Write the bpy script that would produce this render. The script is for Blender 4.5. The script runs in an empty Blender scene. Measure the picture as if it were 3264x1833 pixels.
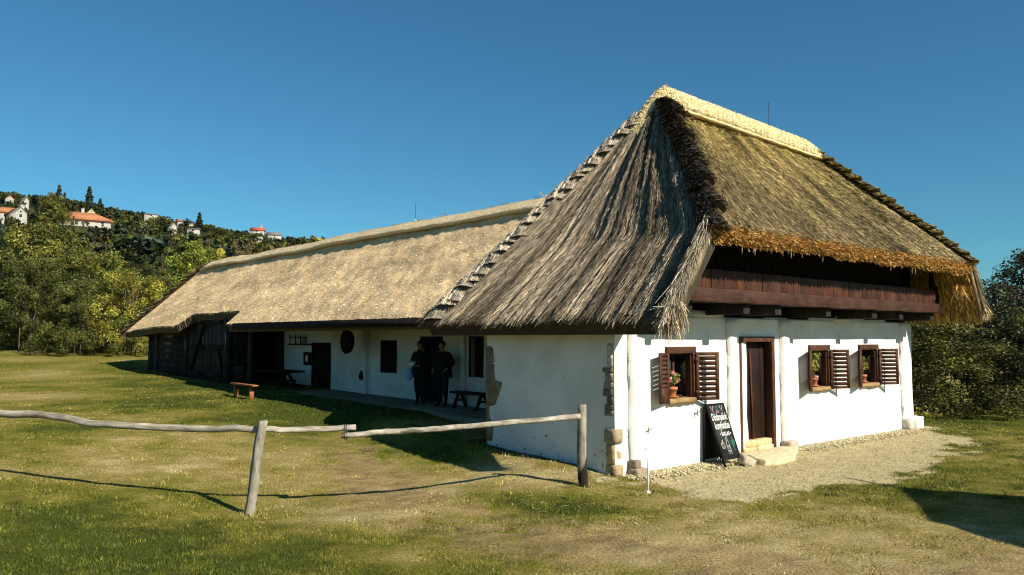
import bpy, bmesh, math, random
import numpy as np
from mathutils import Vector, Matrix

rnd = random.Random(7)
RNG = np.random.default_rng(11)
scn = bpy.context.scene
COL = scn.collection
PI = math.pi

# ------------------------------------------------------------------ camera, sky, sun, exposure
PITCH = math.radians(3.62)
EYE = 1.9
cam_d = bpy.data.cameras.new('camera')
cam_d.sensor_width = 36.0
cam_d.lens = 27.95
cam_d.clip_end = 8000
cam_d.clip_start = 0.05
cam = bpy.data.objects.new('camera', cam_d)
COL.objects.link(cam)
cam.location = (0, 0, EYE)
cam.rotation_euler = (math.radians(90) + PITCH, 0, 0)
scn.camera = cam

HANG = math.radians(40.9)                     # house frame: x = along the white front, y = back along the courtyard side
HC = (1.5785, 11.0)
RX, RY = math.cos(HANG), math.sin(HANG)
SUN_EL = math.radians(35.0)
_ts = (0.150, -0.989)                         # towards the sun, house frame
SUNH = (_ts[0] * RX - _ts[1] * RY, _ts[0] * RY + _ts[1] * RX)
world = bpy.data.worlds.new('World')
scn.world = world
world.use_nodes = True
wn = world.node_tree
wn.nodes.clear()
sky = wn.nodes.new('ShaderNodeTexSky')
sky.sky_type = 'NISHITA'
sky.sun_disc = False
sky.sun_elevation = SUN_EL
sky.sun_rotation = math.atan2(SUNH[0], SUNH[1])
sky.altitude = 400
sky.air_density = 1.0
sky.dust_density = 0.3
sky.ozone_density = 2.5
bg = wn.nodes.new('ShaderNodeBackground')
bg.inputs['Strength'].default_value = 0.064
wo = wn.nodes.new('ShaderNodeOutputWorld')
tint = wn.nodes.new('ShaderNodeMix'); tint.data_type = 'RGBA'; tint.blend_type = 'MULTIPLY'
tint.inputs[0].default_value = 1.0
tint.inputs[7].default_value = (0.41, 0.90, 1.03, 1)          # clear autumn cyan-blue
wn.links.new(sky.outputs[0], tint.inputs[6])
wn.links.new(tint.outputs[2], bg.inputs[0])
wn.links.new(bg.outputs[0], wo.inputs[0])

sun_d = bpy.data.lights.new('sun', 'SUN')
sun_d.energy = 5.0
sun_d.angle = math.radians(0.5)
sun_d.color = (1.0, 0.93, 0.79)
sun = bpy.data.objects.new('sun', sun_d)
COL.objects.link(sun)
_d = Vector((SUNH[0] * math.cos(SUN_EL), SUNH[1] * math.cos(SUN_EL), math.sin(SUN_EL)))
sun.rotation_euler = _d.to_track_quat('Z', 'Y').to_euler()
sun.location = (20, -20, 30)

scn.view_settings.view_transform = 'Standard'
scn.view_settings.look = 'None'
scn.view_settings.gamma = 1.0
scn.view_settings.exposure = 0.55
scn.cycles.max_bounces = 6
scn.cycles.diffuse_bounces = 2
scn.cycles.transparent_max_bounces = 6
scn.cycles.use_denoising = True
scn.cycles.use_adaptive_sampling = False
scn.cycles.sample_clamp_indirect = 6.0
scn.cycles.filter_width = 1.15

# ------------------------------------------------------------------ helpers
def hash2(ix, iy, seed):
    h = (ix.astype(np.int64) * 374761393 + iy.astype(np.int64) * 668265263 + seed * 1442695041) & 0xFFFFFFFF
    h = ((h ^ (h >> 13)) * 1274126177) & 0xFFFFFFFF
    return ((h ^ (h >> 16)) & 0xFFFF) / 65535.0

def vnoise(x, y, seed=0):
    x = np.asarray(x, float); y = np.asarray(y, float)
    ix = np.floor(x); iy = np.floor(y)
    fx = x - ix; fy = y - iy
    fx = fx * fx * (3 - 2 * fx); fy = fy * fy * (3 - 2 * fy)
    a = hash2(ix, iy, seed); b = hash2(ix + 1, iy, seed)
    c = hash2(ix, iy + 1, seed); d = hash2(ix + 1, iy + 1, seed)
    return (a * (1 - fx) + b * fx) * (1 - fy) + (c * (1 - fx) + d * fx) * fy

def fbm(x, y, seed=0, octv=4):
    s = 0; a = 0.5; n = 0
    for k in range(octv):
        s = s + a * vnoise(np.asarray(x) * 2 ** k, np.asarray(y) * 2 ** k, seed + 17 * k)
        n += a; a *= 0.5
    return s / n                               # 0..1

def sstep(a, b, x):
    t = np.clip((np.asarray(x, float) - a) / (b - a), 0, 1)
    return t * t * (3 - 2 * t)

class MB:
    def __init__(self):
        self.V = []; self.L = []; self.N = []; self.C = []; self.MI = []; self.n = 0
    def add(self, V, F, col=(1, 1, 1), mi=0):
        V = np.asarray(V, float).reshape(-1, 3)
        col = np.asarray(col, float)
        if col.ndim == 1:
            col = np.tile(col[:3], (len(V), 1))
        self.V.append(V); self.C.append(col)
        if isinstance(F, np.ndarray):
            self.L.append((F + self.n).ravel()); self.N.append(np.full(len(F), F.shape[1])); self.MI.append(np.full(len(F), mi))
        else:
            for f in F:
                self.L.append(np.asarray(f) + self.n)
            self.N.append(np.array([len(f) for f in F])); self.MI.append(np.full(len(F), mi))
        self.n += len(V)
        return self
    def box(self, a, b, col=(1, 1, 1), jit=0.0, mi=0, M=None):
        x0, y0, z0 = a; x1, y1, z1 = b
        V = np.array([(x0, y0, z0), (x1, y0, z0), (x1, y1, z0), (x0, y1, z0), (x0, y0, z1), (x1, y0, z1), (x1, y1, z1), (x0, y1, z1)], float)
        if jit:
            V += RNG.uniform(-jit, jit, V.shape)
        if M is not None:
            V = np.array([tuple(M @ Vector(v)) for v in V])
        return self.add(V, [[0, 3, 2, 1], [4, 5, 6, 7], [0, 1, 5, 4], [1, 2, 6, 5], [2, 3, 7, 6], [3, 0, 4, 7]], col, mi)
    def bar(self, p, q, w, h, col=(1, 1, 1), up=(0, 0, 1), mi=0):
        p = Vector(p); q = Vector(q); d = (q - p)
        L = d.length; d.normalize()
        u = Vector(up)
        sx = d.cross(u)
        if sx.length < 1e-4: sx = d.cross(Vector((1, 0, 0)))
        sx.normalize(); uz = sx.cross(d)
        M = Matrix((( *(d), ), ( *(sx), ), ( *(uz), ))).transposed().to_4x4()
        M.translation = p
        return self.box((0, -w / 2, -h / 2), (L, w / 2, h / 2), col, 0, mi, M)
    def tube(self, pts, rad, n=8, col=(1, 1, 1), cap=True, mi=0, wob=0.0):
        pts = [Vector(p) for p in pts]
        if not hasattr(rad, '__len__'): rad = [rad] * len(pts)
        V = []; F = []
        ref = Vector((0.31, 0.17, 0.93))
        for i, p in enumerate(pts):
            d = (pts[min(i + 1, len(pts) - 1)] - pts[max(i - 1, 0)])
            if d.length < 1e-6: d = Vector((0, 0, 1))
            d.normalize()
            a = d.cross(ref)
            if a.length < 0.05: a = d.cross(Vector((1, 0, 0)))
            a.normalize(); b = d.cross(a)
            for k in range(n):
                an = 2 * PI * k / n
                r = rad[i] * (1 + (rnd.uniform(-wob, wob) if wob else 0))
                V.append(p + a * (math.cos(an) * r) + b * (math.sin(an) * r))
        for i in range(len(pts) - 1):
            for k in range(n):
                F.append([i * n + k, i * n + (k + 1) % n, (i + 1) * n + (k + 1) % n, (i + 1) * n + k])
        if cap:
            F.append(list(range(n - 1, -1, -1))); F.append([(len(pts) - 1) * n + k for k in range(n)])
        return self.add([tuple(v) for v in V], F, col, mi)
    def lathe(self, prof, c=(0, 0, 0), n=20, col=(1, 1, 1), mi=0):
        V = []; F = []
        for r, z in prof:
            for k in range(n):
                a = 2 * PI * k / n
                V.append((c[0] + r * math.cos(a), c[1] + r * math.sin(a), c[2] + z))
        for i in range(len(prof) - 1):
            for k in range(n):
                F.append([i * n + k, i * n + (k + 1) % n, (i + 1) * n + (k + 1) % n, (i + 1) * n + k])
        return self.add(V, F, col, mi)
    def prism(self, poly, d0, d1, f, col=(1, 1, 1), mi=0):
        """poly of (a,b); f(a,b,d)->xyz"""
        n = len(poly)
        V = [f(a, b, d0) for a, b in poly] + [f(a, b, d1) for a, b in poly]
        F = [list(range(n)), list(range(2 * n - 1, n - 1, -1))]
        F += [[i, (i + 1) % n + 0, n + (i + 1) % n, n + i][::-1] for i in range(n)]
        return self.add(V, F, col, mi)
    def quads(self, P, F, col):
        return self.add(P, F, col)
    def build(self, name, mat, parent=None, smooth=False, bevel=0.0, link=True):
        V = np.concatenate(self.V); C = np.concatenate(self.C)
        L = np.concatenate([np.asarray(l).ravel() for l in self.L]).astype(np.int32)
        N = np.concatenate(self.N).astype(np.int32); MI = np.concatenate(self.MI).astype(np.int32)
        me = bpy.data.meshes.new(name)
        me.vertices.add(len(V)); me.vertices.foreach_set('co', V.astype(np.float32).ravel())
        me.loops.add(len(L)); me.loops.foreach_set('vertex_index', L)
        me.polygons.add(len(N))
        st = np.concatenate([[0], np.cumsum(N)[:-1]]).astype(np.int32)
        me.polygons.foreach_set('loop_start', st)
        mats = mat if isinstance(mat, (list, tuple)) else [mat]
        for m in mats: me.materials.append(m)
        me.polygons.foreach_set('material_index', MI)
        if smooth:
            me.polygons.foreach_set('use_smooth', np.ones(len(N), bool))
        me.update(calc_edges=True)
        at = me.attributes.new('Col', 'FLOAT_COLOR', 'POINT')
        at.data.foreach_set('color', np.concatenate([C, np.ones((len(C), 1))], 1).astype(np.float32).ravel())
        o = bpy.data.objects.new(name, me)
        if link: COL.objects.link(o)
        if parent: o.parent = parent
        if bevel:
            b = o.modifiers.new('bevel', 'BEVEL'); b.width = bevel; b.segments = 2; b.limit_method = 'ANGLE'
        return o

def tag(o, label=None, cat=None, group=None, kind=None):
    if label: o['label'] = label
    if cat: o['category'] = cat
    if group: o['group'] = group
    if kind: o['kind'] = kind
    return o

def empty(name, loc=(0, 0, 0), rz=0.0, label=None, cat=None, group=None):
    o = bpy.data.objects.new(name, None)
    COL.objects.link(o)
    o.empty_display_size = 0.2
    o.location = loc; o.rotation_euler = (0, 0, rz)
    return tag(o, label, cat, group)

def W(s, t, z=0.0):
    return (HC[0] + s * RX - t * RY, HC[1] + s * RY + t * RX, z)

def to_local(X, Y):
    dx = np.asarray(X) - HC[0]; dy = np.asarray(Y) - HC[1]
    return dx * RX + dy * RY, -dx * RY + dy * RX

# ------------------------------------------------------------------ materials
def newmat(name):
    m = bpy.data.materials.new(name); m.use_nodes = True
    nt = m.node_tree
    b = nt.nodes['Principled BSDF']
    b.inputs['Roughness'].default_value = 0.85
    b.inputs['Specular IOR Level'].default_value = 0.2
    return m, nt, b

def nd(nt, typ, **kw):
    n = nt.nodes.new(typ)
    for k, v in kw.items():
        if k.startswith('i_'):
            key = k[2:].replace('_', ' ')
            n.inputs[key].default_value = v
        else:
            setattr(n, k, v)
    return n

def mulc(nt, a, b, fac=1.0, mode='MULTIPLY'):
    n = nt.nodes.new('ShaderNodeMix'); n.data_type = 'RGBA'; n.blend_type = mode
    n.inputs[0].default_value = fac
    for sck, v in ((n.inputs[6], a), (n.inputs[7], b)):
        if hasattr(v, 'type'): nt.links.new(v, sck)
        else: sck.default_value = (*v, 1)
    return n.outputs[2], n

def ramp(nt, fac, stops):
    r = nt.nodes.new('ShaderNodeValToRGB')
    el = r.color_ramp.elements
    while len(el) < len(stops): el.new(0.5)
    for e, (p, c) in zip(el, stops):
        e.position = p; e.color = (*c, 1) if len(c) == 3 else c
    nt.links.new(fac, r.inputs[0])
    return r.outputs[0]

def coords(nt, scale=(1, 1, 1), which='Object'):
    t = nt.nodes.new('ShaderNodeTexCoord'); mp = nt.nodes.new('ShaderNodeMapping')
    mp.inputs['Scale'].default_value = scale
    nt.links.new(t.outputs[which], mp.inputs[0])
    return mp.outputs[0]

def noise(nt, vec, scale=5, detail=4, rough=0.6):
    n = nt.nodes.new('ShaderNodeTexNoise')
    n.inputs['Scale'].default_value = scale; n.inputs['Detail'].default_value = detail; n.inputs['Roughness'].default_value = rough
    if vec is not None: nt.links.new(vec, n.inputs['Vector'])
    return n.outputs['Fac']

def bump(nt, b, h, strength=0.3, dist=0.02):
    n = nt.nodes.new('ShaderNodeBump'); n.inputs['Strength'].default_value = strength; n.inputs['Distance'].default_value = dist
    nt.links.new(h, n.inputs['Height']); nt.links.new(n.outputs[0], b.inputs['Normal'])

def attr_col(nt):
    a = nt.nodes.new('ShaderNodeAttribute'); a.attribute_name = 'Col'
    return a.outputs['Color']

def mat_attr(name, rough=0.9, nscale=30, lo=0.7, hi=1.25, aniso=(1, 1, 1), bstr=0.0, spec=0.2):
    """vertex colour (the thing's own colour, strand by strand) varied by fine noise"""
    m, nt, b = newmat(name)
    v = coords(nt, aniso)
    f = ramp(nt, noise(nt, v, nscale, 5), [(0.3, (lo, lo, lo)), (0.7, (hi, hi, hi))])
    c, _ = mulc(nt, attr_col(nt), f)
    nt.links.new(c, b.inputs['Base Color'])
    b.inputs['Roughness'].default_value = rough
    b.inputs['Specular IOR Level'].default_value = spec
    if bstr: bump(nt, b, noise(nt, v, nscale * 1.5, 4), bstr, 0.02)
    return m

def mat_wood(name, c1, c2, scale=(3, 3, 30), rough=0.75, bstr=0.35, stain=0.5):
    m, nt, b = newmat(name)
    v = coords(nt, scale)
    n1 = noise(nt, v, 1.5, 6, 0.65)
    c = ramp(nt, n1, [(0.3, c1), (0.72, c2)])
    v2 = coords(nt, (1, 1, 1))
    st = ramp(nt, noise(nt, v2, 3.0, 4), [(0.35, (1 - stain,) * 3), (0.65, (1, 1, 1))])
    cc, _ = mulc(nt, c, st)
    cc, _ = mulc(nt, cc, attr_col(nt))
    nt.links.new(cc, b.inputs['Base Color'])
    b.inputs['Roughness'].default_value = rough
    bump(nt, b, n1, bstr, 0.01)
    return m

def mat_plaster(name, base=(0.80, 0.785, 0.74), dirt=0.5, top=0.9):
    m, nt, b = newmat(name)
    v = coords(nt)
    big = noise(nt, v, 1.3, 5, 0.6)
    c = ramp(nt, big, [(0.3, tuple(x * f for x, f in zip(base, (0.78, 0.76, 0.72)))), (0.60, base)])
    # splashed earth specks, thicker close to the ground
    tc = nt.nodes.new('ShaderNodeTexCoord'); sp = nt.nodes.new('ShaderNodeSeparateXYZ')
    nt.links.new(tc.outputs['Object'], sp.inputs[0])
    hz = nd(nt, 'ShaderNodeMapRange'); nt.links.new(sp.outputs['Z'], hz.inputs[0])
    hz.inputs[1].default_value = 0.0; hz.inputs[2].default_value = top; hz.inputs[3].default_value = 0.085 * dirt; hz.inputs[4].default_value = 0.0
    sp_n = noise(nt, v, 16, 3, 0.55)
    ad = nt.nodes.new('ShaderNodeMath'); ad.operation = 'ADD'
    nt.links.new(sp_n, ad.inputs[0]); nt.links.new(hz.outputs[0], ad.inputs[1])
    mask = ramp(nt, ad.outputs[0], [(0.70, (0, 0, 0)), (0.74, (1, 1, 1))])
    mx, mn = mulc(nt, c, (0.13, 0.105, 0.075), 1.0, 'MIX')
    nt.links.new(mask, mn.inputs[0])
    nt.links.new(mx, b.inputs['Base Color'])
    b.inputs['Roughness'].default_value = 0.95
    hmix = nt.nodes.new('ShaderNodeMath'); hmix.operation = 'ADD'
    nt.links.new(noise(nt, v, 7, 5, 0.6), hmix.inputs[0]); nt.links.new(big, hmix.inputs[1])
    bump(nt, b, hmix.outputs[0], 0.35, 0.025)
    return m

def mat_flat(name, col, rough=0.8, var=0.25, scale=20, spec=0.2, metal=0.0, bstr=0.15):
    m, nt, b = newmat(name)
    v = coords(nt)
    n1 = noise(nt, v, scale, 4)
    c = ramp(nt, n1, [(0.3, tuple(x * (1 - var) for x in col)), (0.7, tuple(min(1, x * (1 + var)) for x in col))])
    nt.links.new(c, b.inputs['Base Color'])
    b.inputs['Roughness'].default_value = rough
    b.inputs['Specular IOR Level'].default_value = spec
    b.inputs['Metallic'].default_value = metal
    if bstr: bump(nt, b, n1, bstr, 0.01)
    return m

def mat_foliage(name, trans=0.25):
    m, nt, b = newmat(name)
    oi = nt.nodes.new('ShaderNodeObjectInfo')
    c, _ = mulc(nt, oi.outputs['Color'], attr_col(nt))
    nt.links.new(c, b.inputs['Base Color'])
    b.inputs['Roughness'].default_value = 0.55
    b.inputs['Specular IOR Level'].default_value = 0.25
    tr = nt.nodes.new('ShaderNodeBsdfTranslucent')
    nt.links.new(c, tr.inputs[0])
    mx = nt.nodes.new('ShaderNodeMixShader'); mx.inputs[0].default_value = trans
    nt.links.new(b.outputs[0], mx.inputs[1]); nt.links.new(tr.outputs[0], mx.inputs[2])
    nt.links.new(mx.outputs[0], nt.nodes['Material Output'].inputs[0])
    return m

M = {}
M['plaster'] = mat_plaster('white_limewash')
M['plaster_dirty'] = mat_plaster('soiled_limewash', (0.70, 0.69, 0.66), 1.0, 1.1)
M['thatch'] = mat_attr('thatch_straw', 0.85, 9, 0.75, 1.2, (1, 1, 1), 0.0, 0.15)
M['straw'] = mat_attr('fresh_straw', 0.75, 14, 0.75, 1.2, (1, 1, 1), 0.0, 0.25)
M['brown_wood'] = mat_wood('brown_painted_wood', (0.055, 0.022, 0.012), (0.13, 0.055, 0.03), (6, 6, 25), 0.6)
M['boards'] = mat_wood('red_brown_boards', (0.042, 0.016, 0.009), (0.115, 0.044, 0.022), (14, 14, 2.0), 0.65)
M['beam'] = mat_wood('red_brown_beam', (0.045, 0.018, 0.011), (0.105, 0.046, 0.027), (2.0, 14, 20), 0.65)
M['dark_wood'] = mat_wood('dark_weathered_wood', (0.012, 0.010, 0.008), (0.05, 0.042, 0.034), (10, 10, 2.5), 0.85)
M['black_wood'] = mat_wood('near_black_wood', (0.006, 0.005, 0.004), (0.018, 0.014, 0.011), (10, 10, 2.5), 0.8)  # near-black wood; on the upper gable boards it stands for shade
M['grey_wood'] = mat_wood('silvered_wood', (0.13, 0.105, 0.075), (0.52, 0.47, 0.38), (9, 9, 2.0), 0.85, 0.6, 0.45)
M['rail_wood'] = mat_wood('bleached_rail_wood', (0.19, 0.16, 0.12), (0.66, 0.61, 0.52), (2.2, 14, 14), 0.85, 0.6, 0.4)
M['tan_wood'] = mat_wood('tan_bare_wood', (0.26, 0.15, 0.06), (0.48, 0.32, 0.16), (3, 12, 12), 0.8, 0.5, 0.5)
M['orange_wood'] = mat_wood('orange_varnished_wood', (0.36, 0.12, 0.04), (0.58, 0.24, 0.09), (4, 14, 14), 0.55)
M['verge_wood'] = mat_wood('pale_verge_board', (0.17, 0.14, 0.10), (0.40, 0.35, 0.26), (4, 4, 4), 0.8)
M['stone'] = mat_attr('field_stone', 0.9, 12, 0.65, 1.25, (1, 1, 1), 0.5)
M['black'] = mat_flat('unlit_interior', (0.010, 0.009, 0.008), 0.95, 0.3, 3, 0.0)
M['iron'] = mat_flat('rusted_iron', (0.05, 0.04, 0.033), 0.6, 0.4, 40, 0.5, 0.6)
M['clay'] = mat_flat('terracotta', (0.46, 0.165, 0.07), 0.75, 0.2, 25)
M['white_paint'] = mat_flat('white_paint', (0.75, 0.74, 0.70), 0.6, 0.08, 30)
M['cloth_white'] = mat_flat('white_curtain', (0.78, 0.77, 0.74), 0.9, 0.06, 12)
M['slate'] = mat_flat('chalkboard_slate', (0.016, 0.019, 0.018), 0.65, 0.45, 9, 0.3)
M['chalk'] = mat_flat('white_chalk', (0.80, 0.80, 0.77), 0.95, 0.1, 60)
M['chalk_teal'] = mat_flat('teal_chalk', (0.12, 0.42, 0.36), 0.95, 0.15, 60)
M['chalk_pink'] = mat_flat('pink_chalk', (0.80, 0.50, 0.55), 0.95, 0.15, 60)
M['leaf'] = mat_foliage('leaves')
M['bark'] = mat_wood('bark', (0.08, 0.062, 0.045), (0.26, 0.21, 0.155), (9, 9, 2), 0.9, 0.8)
M['grass'] = mat_attr('grass_blades', 0.7, 3, 0.85, 1.15)
M['mud'] = mat_flat('bare_clay_daub', (0.22, 0.175, 0.12), 0.95, 0.35, 8, 0.1, 0, 0.5)
M['glass'] = None
def _glass():
    m, nt, b = newmat('window_glass')
    b.inputs['Base Color'].default_value = (0.9, 0.95, 0.95, 1)
    b.inputs['Roughness'].default_value = 0.05
    b.inputs['Transmission Weight'].default_value = 1.0
    b.inputs['IOR'].default_value = 1.1
    return m
M['glass'] = _glass()

# ------------------------------------------------------------------ the lie of the land
def gz(X, Y):
    X = np.asarray(X, float); Y = np.asarray(Y, float)
    s, t = to_local(X, Y)
    base = np.interp(t, [-12, -0.5, 1, 3, 6, 10, 15, 22, 31, 45, 80], [0, 0, .08, .2, .44, .5, .6, .8, 1.33, 2.0, 3.2])
    w = 1 - sstep(2.5, 9.0, s)
    z = base * w
    z = z + 0.10 * np.exp(-((s + 1.2) ** 2 + (t - 0.9) ** 2) / 1.0)
    z = z - 0.16 * sstep(-.4, -1.2, s) * sstep(-.4, 1.6, t) * (1 - sstep(5.0, 8.5, t)) * sstep(-8, -3.5, s)   # the lawn falls away from the side wall
    far = sstep(4, 16, np.hypot(X, Y))
    z = z + (fbm(X * 0.35, Y * 0.35, 3) - 0.5) * 0.10 * (0.4 + 0.6 * far) * (1 - np.exp(-((np.maximum(np.abs(s - 4.5) - 4.5, 0)) ** 2 + np.maximum(-t - 0.2, 0) ** 2) / 2.0) * (t < 2))
    u = X / np.maximum(Y, 1.0)
    E = np.interp(u, [-2.5, -1.0, -.644, -.54, -.5, -.42, -.34, -.25, 0, .35, 1.2, 2.5], [.195, .19, .172, .160, .151, .137, .122, .110, .065, .03, .022, .02])
    S = np.interp(Y, [30, 45, 60, 100, 180, 260, 340, 420, 600, 1200, 3000], [.17, .22, .27, .44, .77, .95, 1.0, 1.02, .78, .3, .08])
    hill = EYE + E * S * Y
    wh = sstep(33, 50, Y)
    return z * (1 - wh) + hill * wh

# gravel yard in front of the white wall (house frame)
GRAVEL = np.array([(-0.35, 0.2), (-0.25, -0.75), (-0.75, -1.35), (-0.8, -1.85), (0.13, -1.9), (0.87, -2.05), (1.6, -2.3), (2.7, -2.5), (4.6, -2.2), (6.6, -1.95), (8.6, -0.9), (9.6, -0.2), (9.6, 0.4), (-0.35, 0.4)])
def poly_sd(px, py, poly):
    px = np.asarray(px, float); py = np.asarray(py, float)
    d = np.full(px.shape, 1e9); ins = np.zeros(px.shape, bool)
    n = len(poly)
    for i in range(n):
        ax, ay = poly[i]; bx, by = poly[(i + 1) % n]
        ex, ey = bx - ax, by - ay
        h = np.clip(((px - ax) * ex + (py - ay) * ey) / (ex * ex + ey * ey + 1e-9), 0, 1)
        d = np.minimum(d, np.hypot(px - ax - ex * h, py - ay - ey * h))
        c = ((ay > py) != (by > py)) & (px < (bx - ax) * (py - ay) / (by - ay + 1e-12) + ax)
        ins ^= c
    return np.where(ins, -d, d)

PATCH = [  # world x, y, amount (+dry, -lush), radius x, radius y
    (-4.3, 7.6, -.38, 2.6, 1.4), (-3.0, 6.6, -.18, 2.2, .9), (-4.5, 16.0, -.3, 2.5, 2.0), (-9.0, 22.5, -.25, 4.0, 3.0), (-5.0, 9.3, -.15, 2.2, .6), (-1.3, 6.3, -.15, 1.4, .7), (0.1, 9.4, -.36, 1.3, .8), (0.9, 8.9, -.36, 1.0, .45), (1.4, 8.6, -.2, 0.8, .4), (-3.0, 15.5, -.28, 3.0, 2.2), (-7.5, 20, -.22, 4, 4), (-1.0, 12.2, -.25, 1.2, 0.8),
    (-2.3, 11.3, .20, 2.2, 1.3), (-1.0, 8.9, .28, 1.5, .9), (-0.8, 10.2, .22, .9, .7), (0.4, 7.1, .30, 1.6, .8), (3.2, 7.4, .30, 2.4, 1.3), (5.0, 6.9, .25, 2.0, 1.0), (3.6, 6.2, .35, 2.5, .6), (-5.6, 12.5, .12, 1.3, 1.0), (-9, 19, .15, 2.5, 2), (0.6, 10.4, .30, .8, .5), (0.0, 11.8, .30, .35, .9), (-14, 26, .1, 4, 3),
    (11, 15, -.12, 4, 3), (7.5, 10.5, -.12, 2.0, 1.6), (11.0, 18.5, -.2, 3, 1.0)]
def dryness(X, Y):
    d = 0.40 + (fbm(X * 0.55, Y * 0.55, 21, 5) - 0.5) * 1.15 + (fbm(X * 2.6, Y * 2.6, 22, 3) - 0.5) * 0.6 + (fbm(X * 8, Y * 8, 23, 2) - 0.5) * 0.35
    for cx, cy, a, rx, ry in PATCH:
        d = d + a * np.exp(-((X - cx) / rx) ** 2 - ((Y - cy) / ry) ** 2)
    return np.clip(d, 0, 1)
def wear(X, Y):
    """where feet and wheels have worn the turf down to brown earth"""
    # a trodden line from the porch corner past the fence gap down to the near right
    lx = np.interp(Y, [5.5, 6.5, 7.6, 8.8, 10.2, 12.0, 14.0], [3.4, 2.2, .6, -.9, -1.7, -2.4, -3.2])
    wd = np.interp(Y, [5.5, 7.0, 9.0, 12.0], [2.6, 1.9, 1.0, .8])
    tr = np.exp(-((X - lx) / wd) ** 2) * sstep(15, 12, Y)
    rt = sstep(1.0, 3.0, X) * sstep(8.1, 6.6, Y) * .9
    n = fbm(X * 1.1, Y * 1.7, 61, 5); n2 = fbm(X * 4.5, Y * 6.5, 62, 4)
    return np.clip(sstep(.50, .72, n * .55 + n2 * .45 + np.maximum(tr, rt) * .22 - .06), 0, 1) * np.clip(np.maximum(tr, rt) * 1.4, 0, 1)
_G = np.array([(0.060, 0.078, 0.011), (0.168, 0.162, 0.025), (0.265, 0.215, 0.055), (0.36, 0.28, 0.105), (0.50, 0.40, 0.19)])
def grass_col(d):
    p = [0, .32, .55, .78, 1]
    return np.stack([np.interp(d, p, _G[:, k]) for k in range(3)], -1)
def gravel_mask(X, Y):
    s, t = to_local(X, Y)
    sd = poly_sd(s, t, GRAVEL)
    nz = (fbm(X * 2.2, Y * 2.2, 31, 4) - 0.5)
    m = sstep(0.10, -0.10, sd + nz * 1.3 + .35 * sstep(.62, .74, fbm(X * 3.1, Y * 3.1, 37, 3)))
    corner = sstep(0.62, 0.72, fbm(X * 1.3, Y * 1.3, 35, 5)) * sstep(2.0, 4.5, X) * sstep(7.6, 6.2, Y)   # scuffed stony ground in the near right
    return np.maximum(m, corner * 0.8)

# ------------------------------------------------------------------ ground
def axis(lo, hi, step, far, g=1.10):
    mid = list(np.arange(lo, hi + step * .5, step))
    a = [lo]; st = step
    while a[-1] > -far: st *= g; a.append(a[-1] - st)
    b = [hi]; st = step
    while b[-1] < far: st *= g; b.append(b[-1] + st)
    return np.array(a[:0:-1] + mid + b[1:])
gx = axis(-8.0, 10.0, 0.075, 3500)
gy = axis(4.5, 14.5, 0.075, 3500)
GX, GY = np.meshgrid(gx, gy)
Zg = gz(GX, GY)
near = sstep(40, 15, np.hypot(GX, GY - 8))
dG = dryness(GX, GY)
gm = gravel_mask(GX, GY) * near
Zg = Zg + (fbm(GX * 5, GY * 5, 41, 3) - 0.5) * 0.035 * near * (1 - gm) - gm * 0.012
cg = grass_col(np.clip(dG + 0.05, 0, 1)) * 0.85
earth = np.array((0.46, 0.385, 0.215)) * (0.8 + 0.4 * fbm(GX * 6, GY * 6, 43, 3))[..., None]
soil = np.array((0.285, 0.20, 0.095)) * (0.30 + 1.35 * fbm(GX * 6, GY * 9, 47, 4))[..., None]
wm = wear(GX, GY)[..., None]
cg = cg * (1 - wm * .85) + soil * wm * .85
_s, _t = to_local(GX, GY)
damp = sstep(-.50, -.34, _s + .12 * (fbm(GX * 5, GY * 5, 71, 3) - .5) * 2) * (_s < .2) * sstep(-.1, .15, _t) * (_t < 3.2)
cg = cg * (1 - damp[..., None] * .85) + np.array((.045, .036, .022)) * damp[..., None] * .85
cg = cg * (1 - gm[..., None]) + earth * gm[..., None]
far = sstep(28, 60, GY)
cg = cg * (1 - far[..., None]) + np.array((0.05, 0.06, 0.022)) * far[..., None]
ny, nx = GX.shape
idx = np.arange(ny * nx).reshape(ny, nx)
Fq = np.stack([idx[:-1, :-1], idx[:-1, 1:], idx[1:, 1:], idx[1:, :-1]], -1).reshape(-1, 4)
mg, ntg, bgd = newmat('turf_and_earth')
vg = coords(ntg)
fg = ramp(ntg, noise(ntg, vg, 38, 6, 0.7), [(0.30, (0.32, 0.32, 0.30)), (0.68, (1.5, 1.5, 1.5))])
cgm, _ = mulc(ntg, attr_col(ntg), fg)
ntg.links.new(cgm, bgd.inputs['Base Color'])
bgd.inputs['Roughness'].default_value = 1.0
bgd.inputs['Specular IOR Level'].default_value = 0.05
bump(ntg, bgd, noise(ntg, vg, 26, 6, 0.7), 0.8, 0.03)
mb = MB(); mb.add(np.stack([GX, GY, Zg], -1).reshape(-1, 3), Fq, cg.reshape(-1, 3))
ground = mb.build('ground', mg, smooth=True)
tag(ground, kind='structure')

def gzs(X, Y):
    return float(gz(np.array([X]), np.array([Y]))[0])
def gl(s, t):
    p = W(s, t); return gzs(p[0], p[1])

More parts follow.
